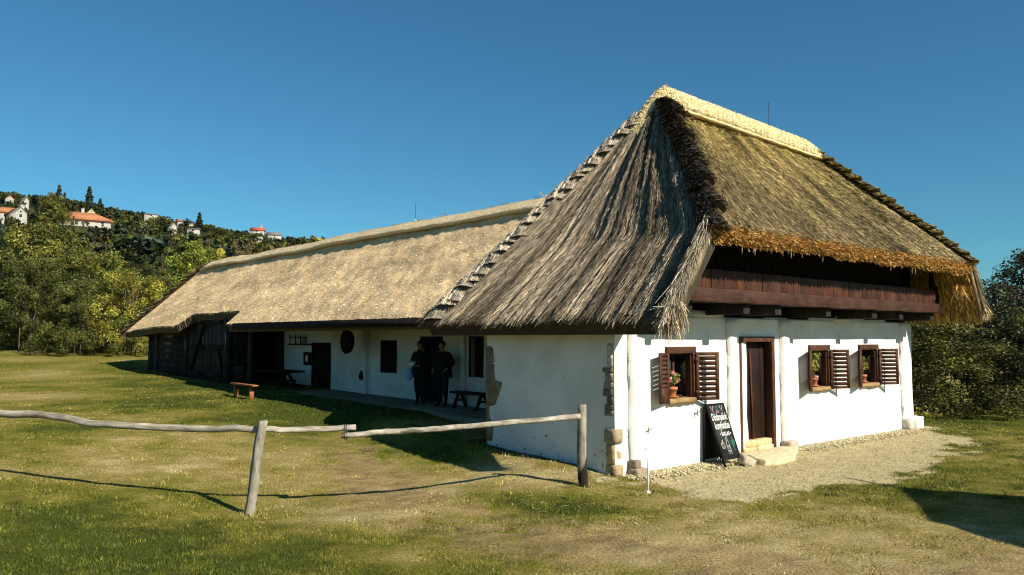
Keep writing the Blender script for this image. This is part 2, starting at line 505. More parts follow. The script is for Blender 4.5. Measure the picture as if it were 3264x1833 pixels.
# ------------------------------------------------------------------ grass blades
def in_house(s, t, pad=0.0):
    a = (s > -0.26 - pad) & (s < 9.1 + pad) & (t > -0.02 - pad) & (t < 3.4)
    b = (s > 0.9) & (s < 8) & (t > 2.4) & (t < 16)
    c = (s > 0.1) & (s < 6) & (t > 14.7) & (t < 21.7)
    return a | b | c
def make_grass():
    m = MB()
    bands = [(5.6, 8.0, 3400, .0038), (8.0, 11.0, 1750, .0052), (11, 15, 800, .0075), (15, 22, 300, .012), (22, 34, 85, .02)]
    for y0, y1, dens, w in bands:
        x0, x1 = -0.70 * y1 - 0.4, 0.70 * y1 + 0.4
        n = int((x1 - x0) * (y1 - y0) * dens)
        X = RNG.uniform(x0, x1, n); Y = RNG.uniform(y0, y1, n)
        k = np.abs(X) < 0.70 * Y + 0.4
        X, Y = X[k], Y[k]
        s, t = to_local(X, Y)
        gmk = gravel_mask(X, Y); d = dryness(X, Y)
        tuft = fbm(X * 3.3, Y * 3.3, 51, 3)
        keep = (RNG.random(len(X)) > gmk * 1.02) & ~in_house(s, t) & (RNG.random(len(X)) < np.clip(0.55 + (0.8 - d) * 0.7 + (tuft - .5) * 1.6, .12, 1) * (1 - .85 * wear(X, Y)))
        X, Y, d, tuft, s, t = X[keep], Y[keep], d[keep], tuft[keep], s[keep], t[keep]
        n = len(X)
        h = .74 * RNG.uniform(.4, 1.0, n) * (0.028 + 0.03 * np.clip(0.8 - d, 0, 1) + 0.035 * np.clip(tuft - .5, 0, 1))
        wallside = (s > -0.75) & (s < -0.2) & (t > -.3) & (t < 3.1)
        h = np.where(wallside & (RNG.random(n) < .3), h * 2.6, h)
        for fx, fy in ((-2.9, 8.83), (.9, 10.12), (W(-.65, -.889)[0], W(-.65, -.889)[1])):
            h = h * (1 + 1.7 * np.exp(-((X - fx) ** 2 + (Y - fy) ** 2) / .02))
        wd = w * RNG.uniform(.7, 1.4, n)
        a = RNG.uniform(0, 2 * PI, n)
        lean = RNG.uniform(.1, 1.1, n) * h; la = RNG.uniform(0, 2 * PI, n)
        Z = gz(X, Y) - 0.006
        P0 = np.stack([X - np.cos(a) * wd, Y - np.sin(a) * wd, Z], -1)
        P1 = np.stack([X + np.cos(a) * wd, Y + np.sin(a) * wd, Z], -1)
        P2 = np.stack([X + np.cos(la) * lean, Y + np.sin(la) * lean, Z + h], -1)
        V = np.stack([P0, P1, P2], 1).reshape(-1, 3)
        F = np.arange(3 * n).reshape(n, 3)
        c = grass_col(np.clip(d + RNG.normal(0, .13, n), 0, 1)) * (np.clip(np.exp(RNG.normal(0, .38, n)), .3, 1.55) * (.30 + 1.35 * fbm(X * 5, Y * 8, 66, 3)))[:, None]
        m.add(V, F, np.repeat(c, 3, 0))
    o = m.build('grass', M['grass'])
    tag(o, kind='stuff')
make_grass()

# ------------------------------------------------------------------ gravel stones and dry litter
def make_gravel():
    oc = np.array([(1, 0, 0), (-1, 0, 0), (0, 1, 0), (0, -1, 0), (0, 0, 1), (0, 0, -1)], float)
    of = np.array([(0, 2, 4), (2, 1, 4), (1, 3, 4), (3, 0, 4), (2, 0, 5), (1, 2, 5), (3, 1, 5), (0, 3, 5)])
    m = MB()
    def put(s, t, r, col):
        n = len(s)
        X = HC[0] + s * RX - t * RY; Y = HC[1] + s * RY + t * RX
        Z = gz(X, Y) + r * 0.12
        V = oc[None] * r[:, None, None] * RNG.uniform(.55, 1.2, (n, 6, 3)) * np.array([1, 1, .75])
        a = RNG.uniform(0, 2 * PI, n); ca, sa = np.cos(a)[:, None], np.sin(a)[:, None]
        x = V[:, :, 0] * ca - V[:, :, 1] * sa; y = V[:, :, 0] * sa + V[:, :, 1] * ca
        V = np.stack([x + X[:, None], y + Y[:, None], V[:, :, 2] + Z[:, None]], -1).reshape(-1, 3)
        F = (of[None] + (np.arange(n) * 6)[:, None, None]).reshape(-1, 3)
        m.add(V, F, np.repeat(col, 6, 0))
    n = 5200                                   # ridge of loose stones along the foot of the white wall
    s = RNG.uniform(-0.2, 9.5, n); t = -0.02 - np.abs(RNG.normal(0, .17, n))
    k = ~((s > 2.55) & (s < 4.15) & (t > -.8))
    s, t = s[k], t[k]
    put(s, t, RNG.uniform(.010, .032, len(s)), np.array((.43, .37, .22)) * RNG.uniform(.55, 1.5, len(s))[:, None])
    n = 9000
    s = RNG.uniform(-1, 9.8, n); t = RNG.uniform(-2.8, 0, n)
    X = HC[0] + s * RX - t * RY; Y = HC[1] + s * RY + t * RX
    k = RNG.random(n) < gravel_mask(X, Y) * .55
    s, t = s[k], t[k]
    put(s, t, RNG.uniform(.005, .016, len(s)), np.array((.48, .41, .25)) * RNG.uniform(.5, 1.5, len(s))[:, None])
    n = 2600                                   # stones scuffed out in the near right
    X = RNG.uniform(1.0, 5.5, n); Y = RNG.uniform(5.8, 7.6, n)
    k = RNG.random(n) < gravel_mask(X, Y) * .8 + .05
    s, t = to_local(X[k], Y[k])
    put(s, t, RNG.uniform(.004, .014, len(s)), np.array((.46, .39, .27)) * RNG.uniform(.5, 1.4, len(s))[:, None])
    o = m.build('gravel', M['stone']); tag(o, kind='stuff')
    m = MB(); n = 1500                         # blown straw lying about in front of the house
    s = RNG.uniform(-2.5, 10.5, n); t = -np.abs(RNG.normal(0, 1.6, n)) + RNG.uniform(-.2, .1, n)
    k = ~in_house(s, t, .05); s, t = s[k], t[k]; n = len(s)
    X = HC[0] + s * RX - t * RY; Y = HC[1] + s * RY + t * RX
    a = RNG.uniform(0, 2 * PI, n); L = RNG.uniform(.02, .12, n); L[:6] = .35; w = RNG.uniform(.0015, .0035, n)
    Z = gz(X, Y) + RNG.uniform(.004, .03, n)
    dx, dy = np.cos(a) * L / 2, np.sin(a) * L / 2; px, py = -np.sin(a) * w, np.cos(a) * w
    V = np.stack([np.stack([X - dx - px, Y - dy - py, Z], -1), np.stack([X + dx - px, Y + dy - py, Z + .006], -1), np.stack([X + dx + px, Y + dy + py, Z + .006], -1), np.stack([X - dx + px, Y - dy + py, Z], -1)], 1).reshape(-1, 3)
    m.add(V, np.arange(4 * n).reshape(-1, 4), np.repeat(np.array((.55, .45, .24))[None] * np.exp(RNG.normal(0, .3, n))[:, None], 4, 0))
    o = m.build('straw_litter', M['straw']); tag(o, kind='stuff')
make_gravel()

# ================================================================== THE FARMHOUSE
house = empty('thatched_farmhouse', (HC[0], HC[1], 0), HANG,
              'long L-shaped whitewashed farmhouse under a thick straw thatch, dark red boarded gable over the front', 'house')
# everything below is in the house frame (s, t, z)

def wall_mesh(mb, f, u0, u1, z0, z1, openings, depth, step=0.16, amp=0.012, seed=1, mi=0):
    us = set(np.round(np.linspace(u0, u1, max(2, int((u1 - u0) / step) + 1)), 4)); zs = set(np.round(np.linspace(z0, z1, max(2, int((z1 - z0) / step) + 1)), 4))
    for a, b, c, d in openings:
        us |= {a, b}; zs |= {c, d}
    us = sorted(us); zs = sorted(zs)
    us = [u for i, u in enumerate(us) if i == 0 or u - us[i - 1] > 1e-4]; zs = [z for i, z in enumerate(zs) if i == 0 or z - zs[i - 1] > 1e-4]
    UU, ZZ = np.meshgrid(us, zs)
    D = (fbm(UU * 1.6 + 5, ZZ * 1.6, seed) - 0.5) * 2 * amp + (fbm(UU * 6, ZZ * 6, seed + 3) - .5) * amp * 0.8
    V = [f(u, z, d) for u, z, d in zip(UU.ravel(), ZZ.ravel(), D.ravel())]
    F = []
    nu = len(us)
    for j in range(len(zs) - 1):
        for i in range(nu - 1):
            cu, cz = (us[i] + us[i + 1]) / 2, (zs[j] + zs[j + 1]) / 2
            if any(a < cu < b and c < cz < d for a, b, c, d in openings): continue
            F.append([j * nu + i, j * nu + i + 1, (j + 1) * nu + i + 1, (j + 1) * nu + i])
    mb.add(V, F, (1, 1, 1), mi)
    for a, b, c, d in openings:                # reveals
        q = [(a, c), (b, c), (b, d), (a, d)]
        for k in range(4):
            p, r = q[k], q[(k + 1) % 4]
            mb.add([f(p[0], p[1], 0.004), f(r[0], r[1], 0.004), f(r[0], r[1], depth), f(p[0], p[1], depth)], [[0, 1, 2, 3]], (1, 1, 1), mi)

WINS = [(0.84, 1.53), (4.88, 5.60), (6.77, 7.56)]
WZ = (0.98, 1.77)
DOOR = (2.69, 3.74, 0.0, 1.91)
ops = [(a + .03, b - .03, WZ[0] + .03, WZ[1] - .04) for a, b in WINS] + [(DOOR[0] + .04, DOOR[1] - .04, -0.15, 1.87)]
# front wall and the shaded side wall
mb = MB()
wall_mesh(mb, lambda u, z, d: (u, d, z), -0.25, 9.02, -0.15, 2.20, ops, 0.38, 0.14, 0.016, 2)
mb.box((-0.25, 0.02, 2.19), (9.02, 0.4, 2.22))
mb.box((9.0, 0.01, -0.15), (9.02, 3.0, 2.4))
mb.build('front_wall', M['plaster'], house, smooth=True)
mb = MB()
wall_mesh(mb, lambda u, z, d: (-0.25 + d, u, z), 0.0, 2.74, -0.1, 2.55, [], 0.3, 0.14, 0.016, 5)
mb.box((-0.24, 2.44, -0.1), (1.9, 2.74, 2.55))
mb.build('side_wall', M['plaster_dirty'], house, smooth=True)
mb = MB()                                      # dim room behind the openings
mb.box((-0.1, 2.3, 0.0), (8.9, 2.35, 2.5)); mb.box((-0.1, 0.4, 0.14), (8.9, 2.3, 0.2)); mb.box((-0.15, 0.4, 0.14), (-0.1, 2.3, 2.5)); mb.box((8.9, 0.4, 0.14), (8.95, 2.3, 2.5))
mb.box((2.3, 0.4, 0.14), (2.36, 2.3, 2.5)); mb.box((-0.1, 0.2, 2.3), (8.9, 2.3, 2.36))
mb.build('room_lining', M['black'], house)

# pilasters standing 13 cm proud of the front
def pilaster(s0, w, seed, z1=2.2, d=0.068, mat='plaster'):
    n = 26
    V = []; F = []
    for i in range(n + 1):
        z = -0.15 + (z1 + 0.15) * i / n
        o = [(float(fbm(np.array([i * .22 + seed * 9]), np.array([k * 3.7]), seed)[0]) - .5) * 0.06 for k in range(4)]
        if z > z1 - 0.25: o = [q * (z1 - z) * 4 for q in o]
        V += [(s0 + o[0], 0.05, z), (s0 + o[0], -d, z), (s0 + w * .35 + o[2] * .4, -d, z), (s0 + w + .36 + o[3], 0.03, z)]
    for i in range(n):
        for k in range(3):
            a = i * 4 + k
            F.append([a, a + 1, a + 5, a + 4])
    F.append([n * 4, n * 4 + 1, n * 4 + 2, n * 4 + 3])
    mb = MB(); mb.add(V, F)
    return mb.build('pilaster', M[mat], house)
for i, (s0, w) in enumerate([(0.03, .26), (2.38, .24), (3.93, .26), (8.60, .30)]):
    pilaster(s0, w, i + 3)
# exposed stones at the near corner, under the pilasters and at the wall's end
def stone_block(mb, a, b, col):
    a = np.array(a); b = np.array(b)
    n = 3
    c = (a + b) / 2; h = (b - a) / 2
    V = []
    g = np.linspace(-1, 1, n + 1)
    bm_ = bmesh.new(); bmesh.ops.create_cube(bm_, size=2)
    bmesh.ops.subdivide_edges(bm_, edges=bm_.edges[:], cuts=2, use_grid_fill=True)
    for v in bm_.verts:
        p = np.array(v.co)
        rr = 1 - 0.035 * (np.sum(np.abs(p) > .99) - 1)
        p = p * rr * RNG.uniform(.965, 1.03, 3)
        V.append(c + p * h)
    bm_.verts.index_update()
    F = [[v.index for v in f.verts] for f in bm_.faces]
    mb.add(V, F, col); bm_.free()
mb = MB()
z = 0.02
sc = [(.36, .27, .15), (.40, .29, .14), (.34, .26, .16), (.24, .2, .15)]
for i, h in enumerate([.17, .28, .20]):
    mb = MB(); stone_block(mb, (-0.275, -0.03 + .03 * (i == 1), z), (-0.12, 0.16 + rnd.uniform(-.03, .05), z + h), sc[i % 4]); z += h
    mb.build('corner_stone', M['stone'], house)
z = .84; mb = MB()
for i in range(7):
    h = rnd.uniform(.07, .16)
    stone_block(mb, (-0.266, 0.015, z), (-0.12, 0.17 + rnd.uniform(-.04, .05), z + h), tuple(np.array((.20, .17, .13)) * rnd.uniform(.7, 1.5))); z += h
for i in range(2):
    stone_block(mb, (-0.268, 0.02, z), (-0.12, 0.12, z + .17), (.5, .47, .42)); z += .16
mb.build('bare_masonry', M['stone'], house)
for a_, b_, c_ in (((-0.02, -0.19, -.02), (0.20, -0.02, .13), (.30, .24, .16)), ((0.0, -0.15, .12), (0.11, -0.02, .24), (.26, .20, .14)), ((3.90, -0.19, -.02), (4.14, -0.02, .17), (.45, .37, .26)), ((8.60, -0.17, -.02), (8.85, -0.02, .22), (.55, .5, .42))):
    mb = MB(); stone_block(mb, a_, b_, c_); mb.build('footing_stone', M['stone'], house)
mb = MB(); stone_block(mb, (8.78, -0.22, -.03), (9.18, 0.25, .26), (.78, .75, .68)); mb.build('plinth_block', M['stone'], house)
mb = MB()
poly = [(2.742, .25), (2.60, .27), (2.56, .52), (2.66, .62), (2.68, .80), (2.52, .84), (2.44, .98), (2.38, 1.14), (2.36, 1.2), (2.52, 1.22), (2.55, 1.34), (2.56, 1.48), (2.66, 1.49), (2.56, 1.51), (2.58, 1.72), (2.64, 1.76), (2.742, 1.76)]
mb.prism(poly, 0, 0.03, lambda a, b, d: (-0.27 + d, a, b))
mb.build('bare_daub_patch', M['mud'], house)

# ---- windows
def window(a, b, casement, seed):
    z0, z1 = WZ
    root = MB()
    root.box((a, -0.045, z1 - .10), (b, 0.06, z1)).box((a, -0.035, z0 + .005), (a + .055, 0.06, z1 - .103)).box((b - .055, -0.035, z0 + .005), (b, 0.06, z1 - .103))
    root.box((a + .06, 0.0, z0 + .04), (a + .08, 0.10, z1 - .103)).box((b - .08, 0.0, z0 + .04), (b - .06, 0.10, z1 - .103))
    w = root.build('window', M['brown_wood'], house, bevel=0.004)
    sl = MB()
    n = 10
    V = []; F = []
    for i in range(n + 1):
        x = a + .01 + (b - a - .02) * i / n
        e = rnd.uniform(-.014, .014); e2 = rnd.uniform(-.012, .012)
        V += [(x, 0.16, z0 - .02), (x, 0.16, z0 + .045), (x, -0.06 + e2, z0 + .03), (x, -0.07 + e2, z0 - .035 + e)]
    for i in range(n):
        for k in range(4):
            F.append([i * 4 + k, i * 4 + (k + 1) % 4, i * 4 + 4 + (k + 1) % 4, i * 4 + 4 + k])
    F += [[0, 1, 2, 3], [n * 4 + 3, n * 4 + 2, n * 4 + 1, n * 4]]
    sl.add(V, F); sl.build('sill', M['tan_wood'], w)
    def shutter(hx, ang, sgn):
        wd = (b - a) / 2 * (1.12 if sgn > 0 else .98); h0, h1 = z0 - .01, z1 - .085
        m = MB()
        T = Matrix.Translation((hx, -0.05, 0)) @ Matrix.Rotation(ang, 4, 'Z')
        st = .052
        bx = lambda p, q: m.box(p, q, (1, 1, 1), 0, 0, T)
        bx((0, -.014, h0), (st, .014, h1)); bx((wd - st, -.014, h0), (wd, .014, h1))
        bx((st, -.013, h1 - st), (wd - st, .013, h1)); 
        nl = 8
        bot = st if sgn > 0 else (h1 - h0) * .30
        bx((st, -.013, h0), (wd - st, .013, h0 + (st if sgn > 0 else bot)))
        lo, hi = h0 + bot, h1 - st
        nl = 8 if sgn > 0 else 7
        for k in range(nl):
            zc = lo + (hi - lo) * (k + .5) / nl
            S = T @ Matrix.Translation((st, 0, zc)) @ Matrix.Rotation(math.radians(24 if sgn < 0 else 42), 4, 'X')
            hh = (hi - lo) / nl * (.37 if sgn < 0 else .50)
            m.box((0, -.005, -hh), (wd - 2 * st, .005, hh), (1, 1, 1), 0, 0, S)
        for zz in (h0 + .12, h1 - .12):
            m.box((-.02, -.02, zz - .03), (.03, -.014, zz + .03), (.5, .5, .5), 0, 0, T)
        return m.build('shutter', M['brown_wood'], w)
    shutter(a + .02, math.radians((196, 205, 202)[seed]), -1)
    shutter(b - .02, math.radians(-24 - seed * 2), 1)
    # inner casement with curtain, left leaf shut, right leaf standing open inwards
    ln_ = MB(); ln_.box((b - .062, 0.062, z0 + .03), (b - .034, 0.37, z1 - .05)).box((a + .034, 0.062, z0 + .03), (a + .052, 0.37, z1 - .05)).box((a + .053, 0.062, z1 - .075), (b - .063, 0.37, z1 - .05))
    ln_.build('reveal_lining', M['dark_wood'], w)
    c = MB(); mid = a + (b - a) * .60
    y0 = 0.15
    for (p, q) in (((a + .06, z0 + .03), (a + .095, z1 - .1)), ((mid - .035, z0 + .03), (mid, z1 - .1))):
        c.box((p[0], y0, p[1]), (q[0], y0 + .035, q[1]))
    for zz in (z0 + .03, z0 + .40, z1 - .14):
        c.box((a + .095, y0 + .002, zz), (mid - .035, y0 + .033, zz + .035))
    c.box((b - .115, y0, z0 + .03), (b - .08, y0 + .38, z0 + .065)).box((b - .115, y0, z1 - .14), (b - .08, y0 + .38, z1 - .105)).box((b - .115, y0 + .35, z0 + .065), (b - .08, y0 + .38, z1 - .14))
    cs = c.build('casement', M['brown_wood'], w)
    if casement:
        g = MB(); g.box((a + .095, y0 + .016, z0 + .065), (mid - .035, y0 + .02, z1 - .14)); g.build('pane', M['glass'], w)
        k = MB(); V = []; F = []
        n = 40
        for i in range(n + 1):
            x = a + .09 + (mid - .03 - a - .09) * i / n
            yy = y0 + .07 + .014 * math.sin(i * 1.35) + .006 * math.sin(i * 3.1)
            V += [(x, yy, z0 + .06), (x, yy, z1 - .22)]
        for i in range(n): F.append([2 * i, 2 * i + 2, 2 * i + 3, 2 * i + 1])
        k.add(V, F); k.build('curtain', M['cloth_white'], w)
    return w
for i, (a, b) in enumerate(WINS):
    window(a, b, i == 0, i)

# ---- front door
mb = MB()
mb.box((DOOR[0], -0.03, 0.06), (DOOR[0] + .075, 0.12, 1.83)).box((DOOR[1] - .085, -0.03, 0.06), (DOOR[1], 0.12, 1.83)).box((DOOR[0], -0.035, 1.833), (DOOR[1], 0.12, 1.92))
door = mb.build('door', M['tan_wood'] if False else M['brown_wood'], house, bevel=0.006)
mb = MB()
x0, x1 = DOOR[0] + .045, DOOR[1] - .045
nb = 6
for i in range(nb):
    xa = x0 + (x1 - x0) * i / nb; xb = x0 + (x1 - x0) * (i + 1) / nb - .004
    mb.box((xa, 0.122 + rnd.uniform(0, .004), 0.235), (xb, 0.17, 1.86), (rnd.uniform(.20, .30),) * 3)
mb.build('door_leaf', M['brown_wood'], door, bevel=0.002)
mb = MB(); xm = (x0 + x1) / 2
mb.bar((xm - .02, 0.107, 1.66), (xm + .03, 0.107, 0.24), .018, .03, (1.5, 1.4, 1.35), (0, 1, 0))
mb.build('closing_batten', M['brown_wood'], door)
mb = MB(); stone_block(mb, (x0 - .01, 0.0, 0.13), (x1 + .01, 0.2, 0.235), (.62, .47, .24)); stone_block(mb, (x0 - .01, -0.02, 0.03), ((x0 + x1) / 2 - .03, 0.15, 0.135), (.55, .42, .22)); stone_block(mb, ((x0 + x1) / 2 - .02, -0.025, 0.03), (x1 + .01, 0.15, 0.14), (.66, .52, .28))
mb.build('threshold', M['stone'], door)
mb = MB()
poly = [(2.62, -0.03), (2.60, -0.25), (2.34, -0.50), (2.36, -0.66), (2.62, -0.74), (3.15, -0.70), (3.70, -0.40), (4.02, -0.26), (4.05, -0.03)]
mb.prism(poly, -0.05, 0.085, lambda a, b, d: (a, b, d + .006 * math.sin(a * 7)), (.62, .52, .33))
mb.build('doorstep', M['stone'], house, bevel=0.012)

# ---- iron shutter catches in the wall
for (s, z, r) in ((0.42, .60, .5), (1.56, .78, -.2)):
    mb = MB(); mb.tube([(s - .05, -0.0, z - .02), (s - .02, -0.04, z), (s + .05, -0.05, z + .03)], .006, 6).tube([(s - .03, -0.045, z - .045 + r * .03), (s - .02, -0.045, z + .05)], .007, 6)
    mb.build('shutter_catch', M['iron'], house)

# ---- jettied gable: tie beam, joist ends, boards, soffit
mb = MB(); mb.box((0.26, -0.76, 2.405), (8.95, -0.56, 2.59)); mb.build('gable_beam', M['beam'], house, bevel=0.008)
mb = MB()
x = 0.34
while x < 8.82:
    w = rnd.uniform(.155, .205); tn = rnd.uniform(.7, 1.25)
    mb.box((x, -0.665 + rnd.uniform(-.005, .005), 2.55), (min(x + w - .006, 8.82), -0.635, 2.87), (tn, tn * rnd.uniform(.9, 1.05), tn * rnd.uniform(.85, 1.05))); x += w
mb.build('gable_boards', M['boards'], house, bevel=0.003)
mb = MB(); mb.box((0.25, -0.62, 2.865), (8.85, -0.16, 2.88)); mb.box((0.0, -0.58, 2.42), (8.95, 0.3, 2.46)); mb.build('soffit', M['black_wood'], house)
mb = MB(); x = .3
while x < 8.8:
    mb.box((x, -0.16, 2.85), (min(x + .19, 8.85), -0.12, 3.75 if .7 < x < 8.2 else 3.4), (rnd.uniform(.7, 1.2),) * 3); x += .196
mb.build('shade_boards', M['black_wood'], house)  # set-back upper boards, black to paint in the shadow under the eave
mb = MB(); mb.prism([(8.84, 2.46), (9.22, 2.46), (9.14, 2.95), (8.92, 3.36), (8.84, 3.40)], -0.60, -0.55, lambda a, b, d: (a, d, b)); mb.build('gap_shade_panel', M['black_wood'], house)  # black panel added as painted shade in the gap beside the beam end
for s in (0.45, 1.85, 2.72, 4.30, 6.0, 7.1, 8.55):
    mb = MB(); mb.box((s, -0.66, 2.25), (s + .17, 0.3, 2.41), jit=.006); mb.build('joist_end', M['dark_wood'], house, bevel=0.006)
mb = MB()                                      # plastered wall head, stepping up and down between the joists
for a, b, h in ((-0.25, 2.36, 2.28), (3.55, 4.25, 2.24), (5.0, 8.0, 2.27), (-0.25, 0.6, 2.36), (1.4, 2.3, 2.31), (6.0, 7.05, 2.32)):
    mb.box((a, 0.012 + rnd.uniform(0, .006), 2.18), (b, 0.3, h), jit=.01)
mb.build('wall_head', M['plaster'], house)
mb = MB(); mb.box((-0.2, 0.05, 2.2), (9.0, 0.3, 2.44)); mb.build('wall_plate', M['black_wood'], house)

# ------------------------------------------------------------------ thatch
def nrm(v): return v / np.maximum(np.linalg.norm(v, axis=-1, keepdims=True), 1e-9)

def thatch_slope(name, S, nu, nv, outn, thick=.24, amp=.03, ufreq=30, vfreq=3, seed=1, base=(.3, .25, .18), var=.35, strands=10000, slen=(.2, .45), swid=(.006, .012), lift=(.004, .028), roll=.9, rag=.10, under=(.045, .036, .026), eave=True, dark=.22, dirj=.12, label=None, dens=None, skip=None, basetone=.55, nunder=0, base1=None, cvar=.33, rim=.12):
    """S(u,v) -> points (u across, v from the eave up); outn = rough outward direction"""
    u = np.linspace(0, 1, nu + 1); v = np.linspace(0, 1, nv + 1)
    U, Vv = np.meshgrid(u, v)
    outn = np.asarray(outn, float)
    def normal(a, b):
        e = 1e-3
        du = S(np.clip(a + e, 0, 1), b) - S(np.clip(a - e, 0, 1), b)
        dv = S(a, np.clip(b + e, 0, 1)) - S(a, np.clip(b - e, 0, 1))
        n = nrm(np.cross(du, dv))
        return n * np.sign((n * outn).sum(-1, keepdims=True))
    def disp(a, b):
        return (fbm(a * ufreq, b * vfreq, seed, 4) - .5) * 2 * amp + (fbm(a * ufreq * .22, b * vfreq * .6, seed + 5, 3) - .5) * amp * 1.6
    def tone(a, b):
        k = fbm(a * ufreq * .35, b * vfreq * .7, seed + 9, 4)
        return np.clip(1 + (k - .5) * 2.4 * var, .3, 1.8)
    P = S(U, Vv); Nn = normal(U, Vv); D = disp(U, Vv)
    top = P + Nn * D[..., None]
    bot = P - (Nn * .45 + np.array((0, 0, .55))) * thick
    m = MB()
    I = np.arange((nu + 1) * (nv + 1)).reshape(nv + 1, nu + 1)
    F = np.stack([I[:-1, :-1], I[:-1, 1:], I[1:, 1:], I[1:, :-1]], -1)
    if skip is not None:
        cu, cv = (U[:-1, :-1] + U[1:, 1:]) / 2, (Vv[:-1, :-1] + Vv[1:, 1:]) / 2
        keep = ~skip(cu, cv)
    else:
        keep = np.ones(F.shape[:2], bool)
    F1 = F[keep]
    base = np.array(base); b1_ = base if base1 is None else np.array(base1)
    def bcol(v): return base + (b1_ - base) * sstep(0, 1, v)[..., None]
    col = bcol(Vv) * (tone(U, Vv) * basetone)[..., None]
    m.add(top.reshape(-1, 3), F1, col.reshape(-1, 3))
    m.add(bot.reshape(-1, 3), F1[:, ::-1].copy(), under)  # the near-black default underside has the eave's shade painted in
    # rim between the two skins wherever the outer skin ends
    n0 = (nu + 1) * (nv + 1)
    ed = {}
    for q in F1:
        for k in range(4):
            e = (int(q[k]), int(q[(k + 1) % 4]))
            if (e[1], e[0]) in ed: del ed[(e[1], e[0])]
            else: ed[e] = 1
    E = np.array(list(ed.keys()))
    tv = top.reshape(-1, 3); bv = bot.reshape(-1, 3)
    VV = np.stack([tv[E[:, 0]], tv[E[:, 1]], bv[E[:, 1]], bv[E[:, 0]]], 1).reshape(-1, 3)
    m.add(VV, np.arange(len(VV)).reshape(-1, 4)[:, ::-1].copy(), np.array(base) * rim)  # weathered butt ends, darkened further to paint in the eave's shade
    # straws
    n = strands
    a = RNG.random(n); b = RNG.random(n)
    if dens is not None:
        k = RNG.random(n) < dens(a, b); a, b = a[k], b[k]
    if skip is not None:
        k = ~skip(a, np.clip(b, 0, 1)); a, b = a[k], b[k]
    ne = int(n * rag) if eave else 0
    if ne:
        ea = RNG.random(ne); eb = RNG.random(ne) * .035
        if skip is not None:
            # eave straws also hang along the raised cut
            vv = np.linspace(0, .4, 60)
            vmin = np.array([next((q for q in vv if not skip(np.array([x]), np.array([q]))[0]), 0) for x in np.linspace(0, 1, 400)])
            eb = eb + np.interp(ea, np.linspace(0, 1, 400), vmin)
        a = np.concatenate([a, ea]); b = np.concatenate([b, eb])
    n = len(a)
    p = S(a, b); nn = normal(a, b)
    dn = nrm(S(a, np.clip(b - .02, 0, 1)) - S(a, np.clip(b + .02, 0, 1)))
    sd = np.cross(nn, dn)
    dn = nrm(dn + sd * RNG.normal(0, dirj, n)[:, None])
    L = RNG.uniform(slen[0], slen[1], n); Wd = RNG.uniform(swid[0], swid[1], n)
    if ne: L[-ne:] *= RNG.uniform(.25, 1.0, ne) * (.5 + fbm(a[-ne:] * 40, a[-ne:] * 0, 19, 3))
    r = RNG.normal(0, roll, n)
    wv = np.cross(nn, dn) * np.cos(r)[:, None] + nn * np.sin(r)[:, None]
    d0 = disp(a, b)
    lf = RNG.uniform(lift[0], lift[1], n)
    p0 = p + nn * (d0 + .0)[:, None] - dn * (L * .5)[:, None] - nn * .012
    p1 = p + nn * (d0 + lf)[:, None] + dn * (L * .5)[:, None]
    if ne:
        sag = np.zeros(n); sag[-ne:] = RNG.uniform(0, .07, ne); p1[:, 2] -= sag
    w2 = wv * (Wd / 2)[:, None]
    VV = np.stack([p0 - w2, p0 + w2, p1 + w2 * .7, p1 - w2 * .7], 1).reshape(-1, 3)
    tc = bcol(b) * (tone(a, b) * np.exp(RNG.normal(0, cvar, n)))[:, None]
    dk = RNG.random(n) < dark
    tc[dk] *= .35
    m.add(VV, np.arange(4 * n).reshape(-1, 4), np.repeat(tc, 4, 0))
    if nunder:                                 # straw ends showing on the underside near the eave
        a = RNG.random(nunder); b = RNG.random(nunder) ** 2 * .5
        p = S(a, b) - normal(a, b) * (thick + RNG.uniform(.0, .03, (nunder, 1)))
        dn = nrm(S(a, np.clip(b - .02, 0, 1)) - S(a, np.clip(b + .02, 0, 1))) + RNG.normal(0, .08, (nunder, 3))
        L = RNG.uniform(.06, .2, (nunder, 1)); sd = nrm(np.cross(dn, RNG.normal(0, 1, (nunder, 3)))) * .006
        VV = np.stack([p - sd, p + sd, p + dn * L + sd, p + dn * L - sd], 1).reshape(-1, 3)
        m.add(VV, np.arange(4 * nunder).reshape(-1, 4), np.repeat(np.array((.46, .29, .085))[None] * np.exp(RNG.normal(0, .4, nunder))[:, None], 4, 0))
    o = m.build(name, M['thatch'], house)
    if label: o['label'] = label
    return o

A = np.array((2.45, 1.30, 6.12)); B = np.array((7.05, 1.32, 6.00))
EZ = 2.24
K0 = np.array((0.20, -1.25, 3.38)); K1 = np.array((9.02, -1.25, 3.42))
def lerp(a, b, k): return a + (b - a) * k
def poly_at(pts, zs):
    """piecewise interpolation of a polyline by its z"""
    pts = np.array(pts)
    return lambda z: np.stack([np.interp(z, pts[:, 2], pts[:, 0]), np.interp(z, pts[:, 2], pts[:, 1]), z], -1)
def make_side(left, right, z0, z1, sag=.10):
    fl, fr = poly_at(left, 0), poly_at(right, 0)
    def S(u, v):
        u = np.asarray(u, float); v = np.asarray(v, float)
        z = z0 + (z1 - z0) * v
        p, q = fl(z), fr(z)
        r = p + (q - p) * u[..., None]
        return r
    return S
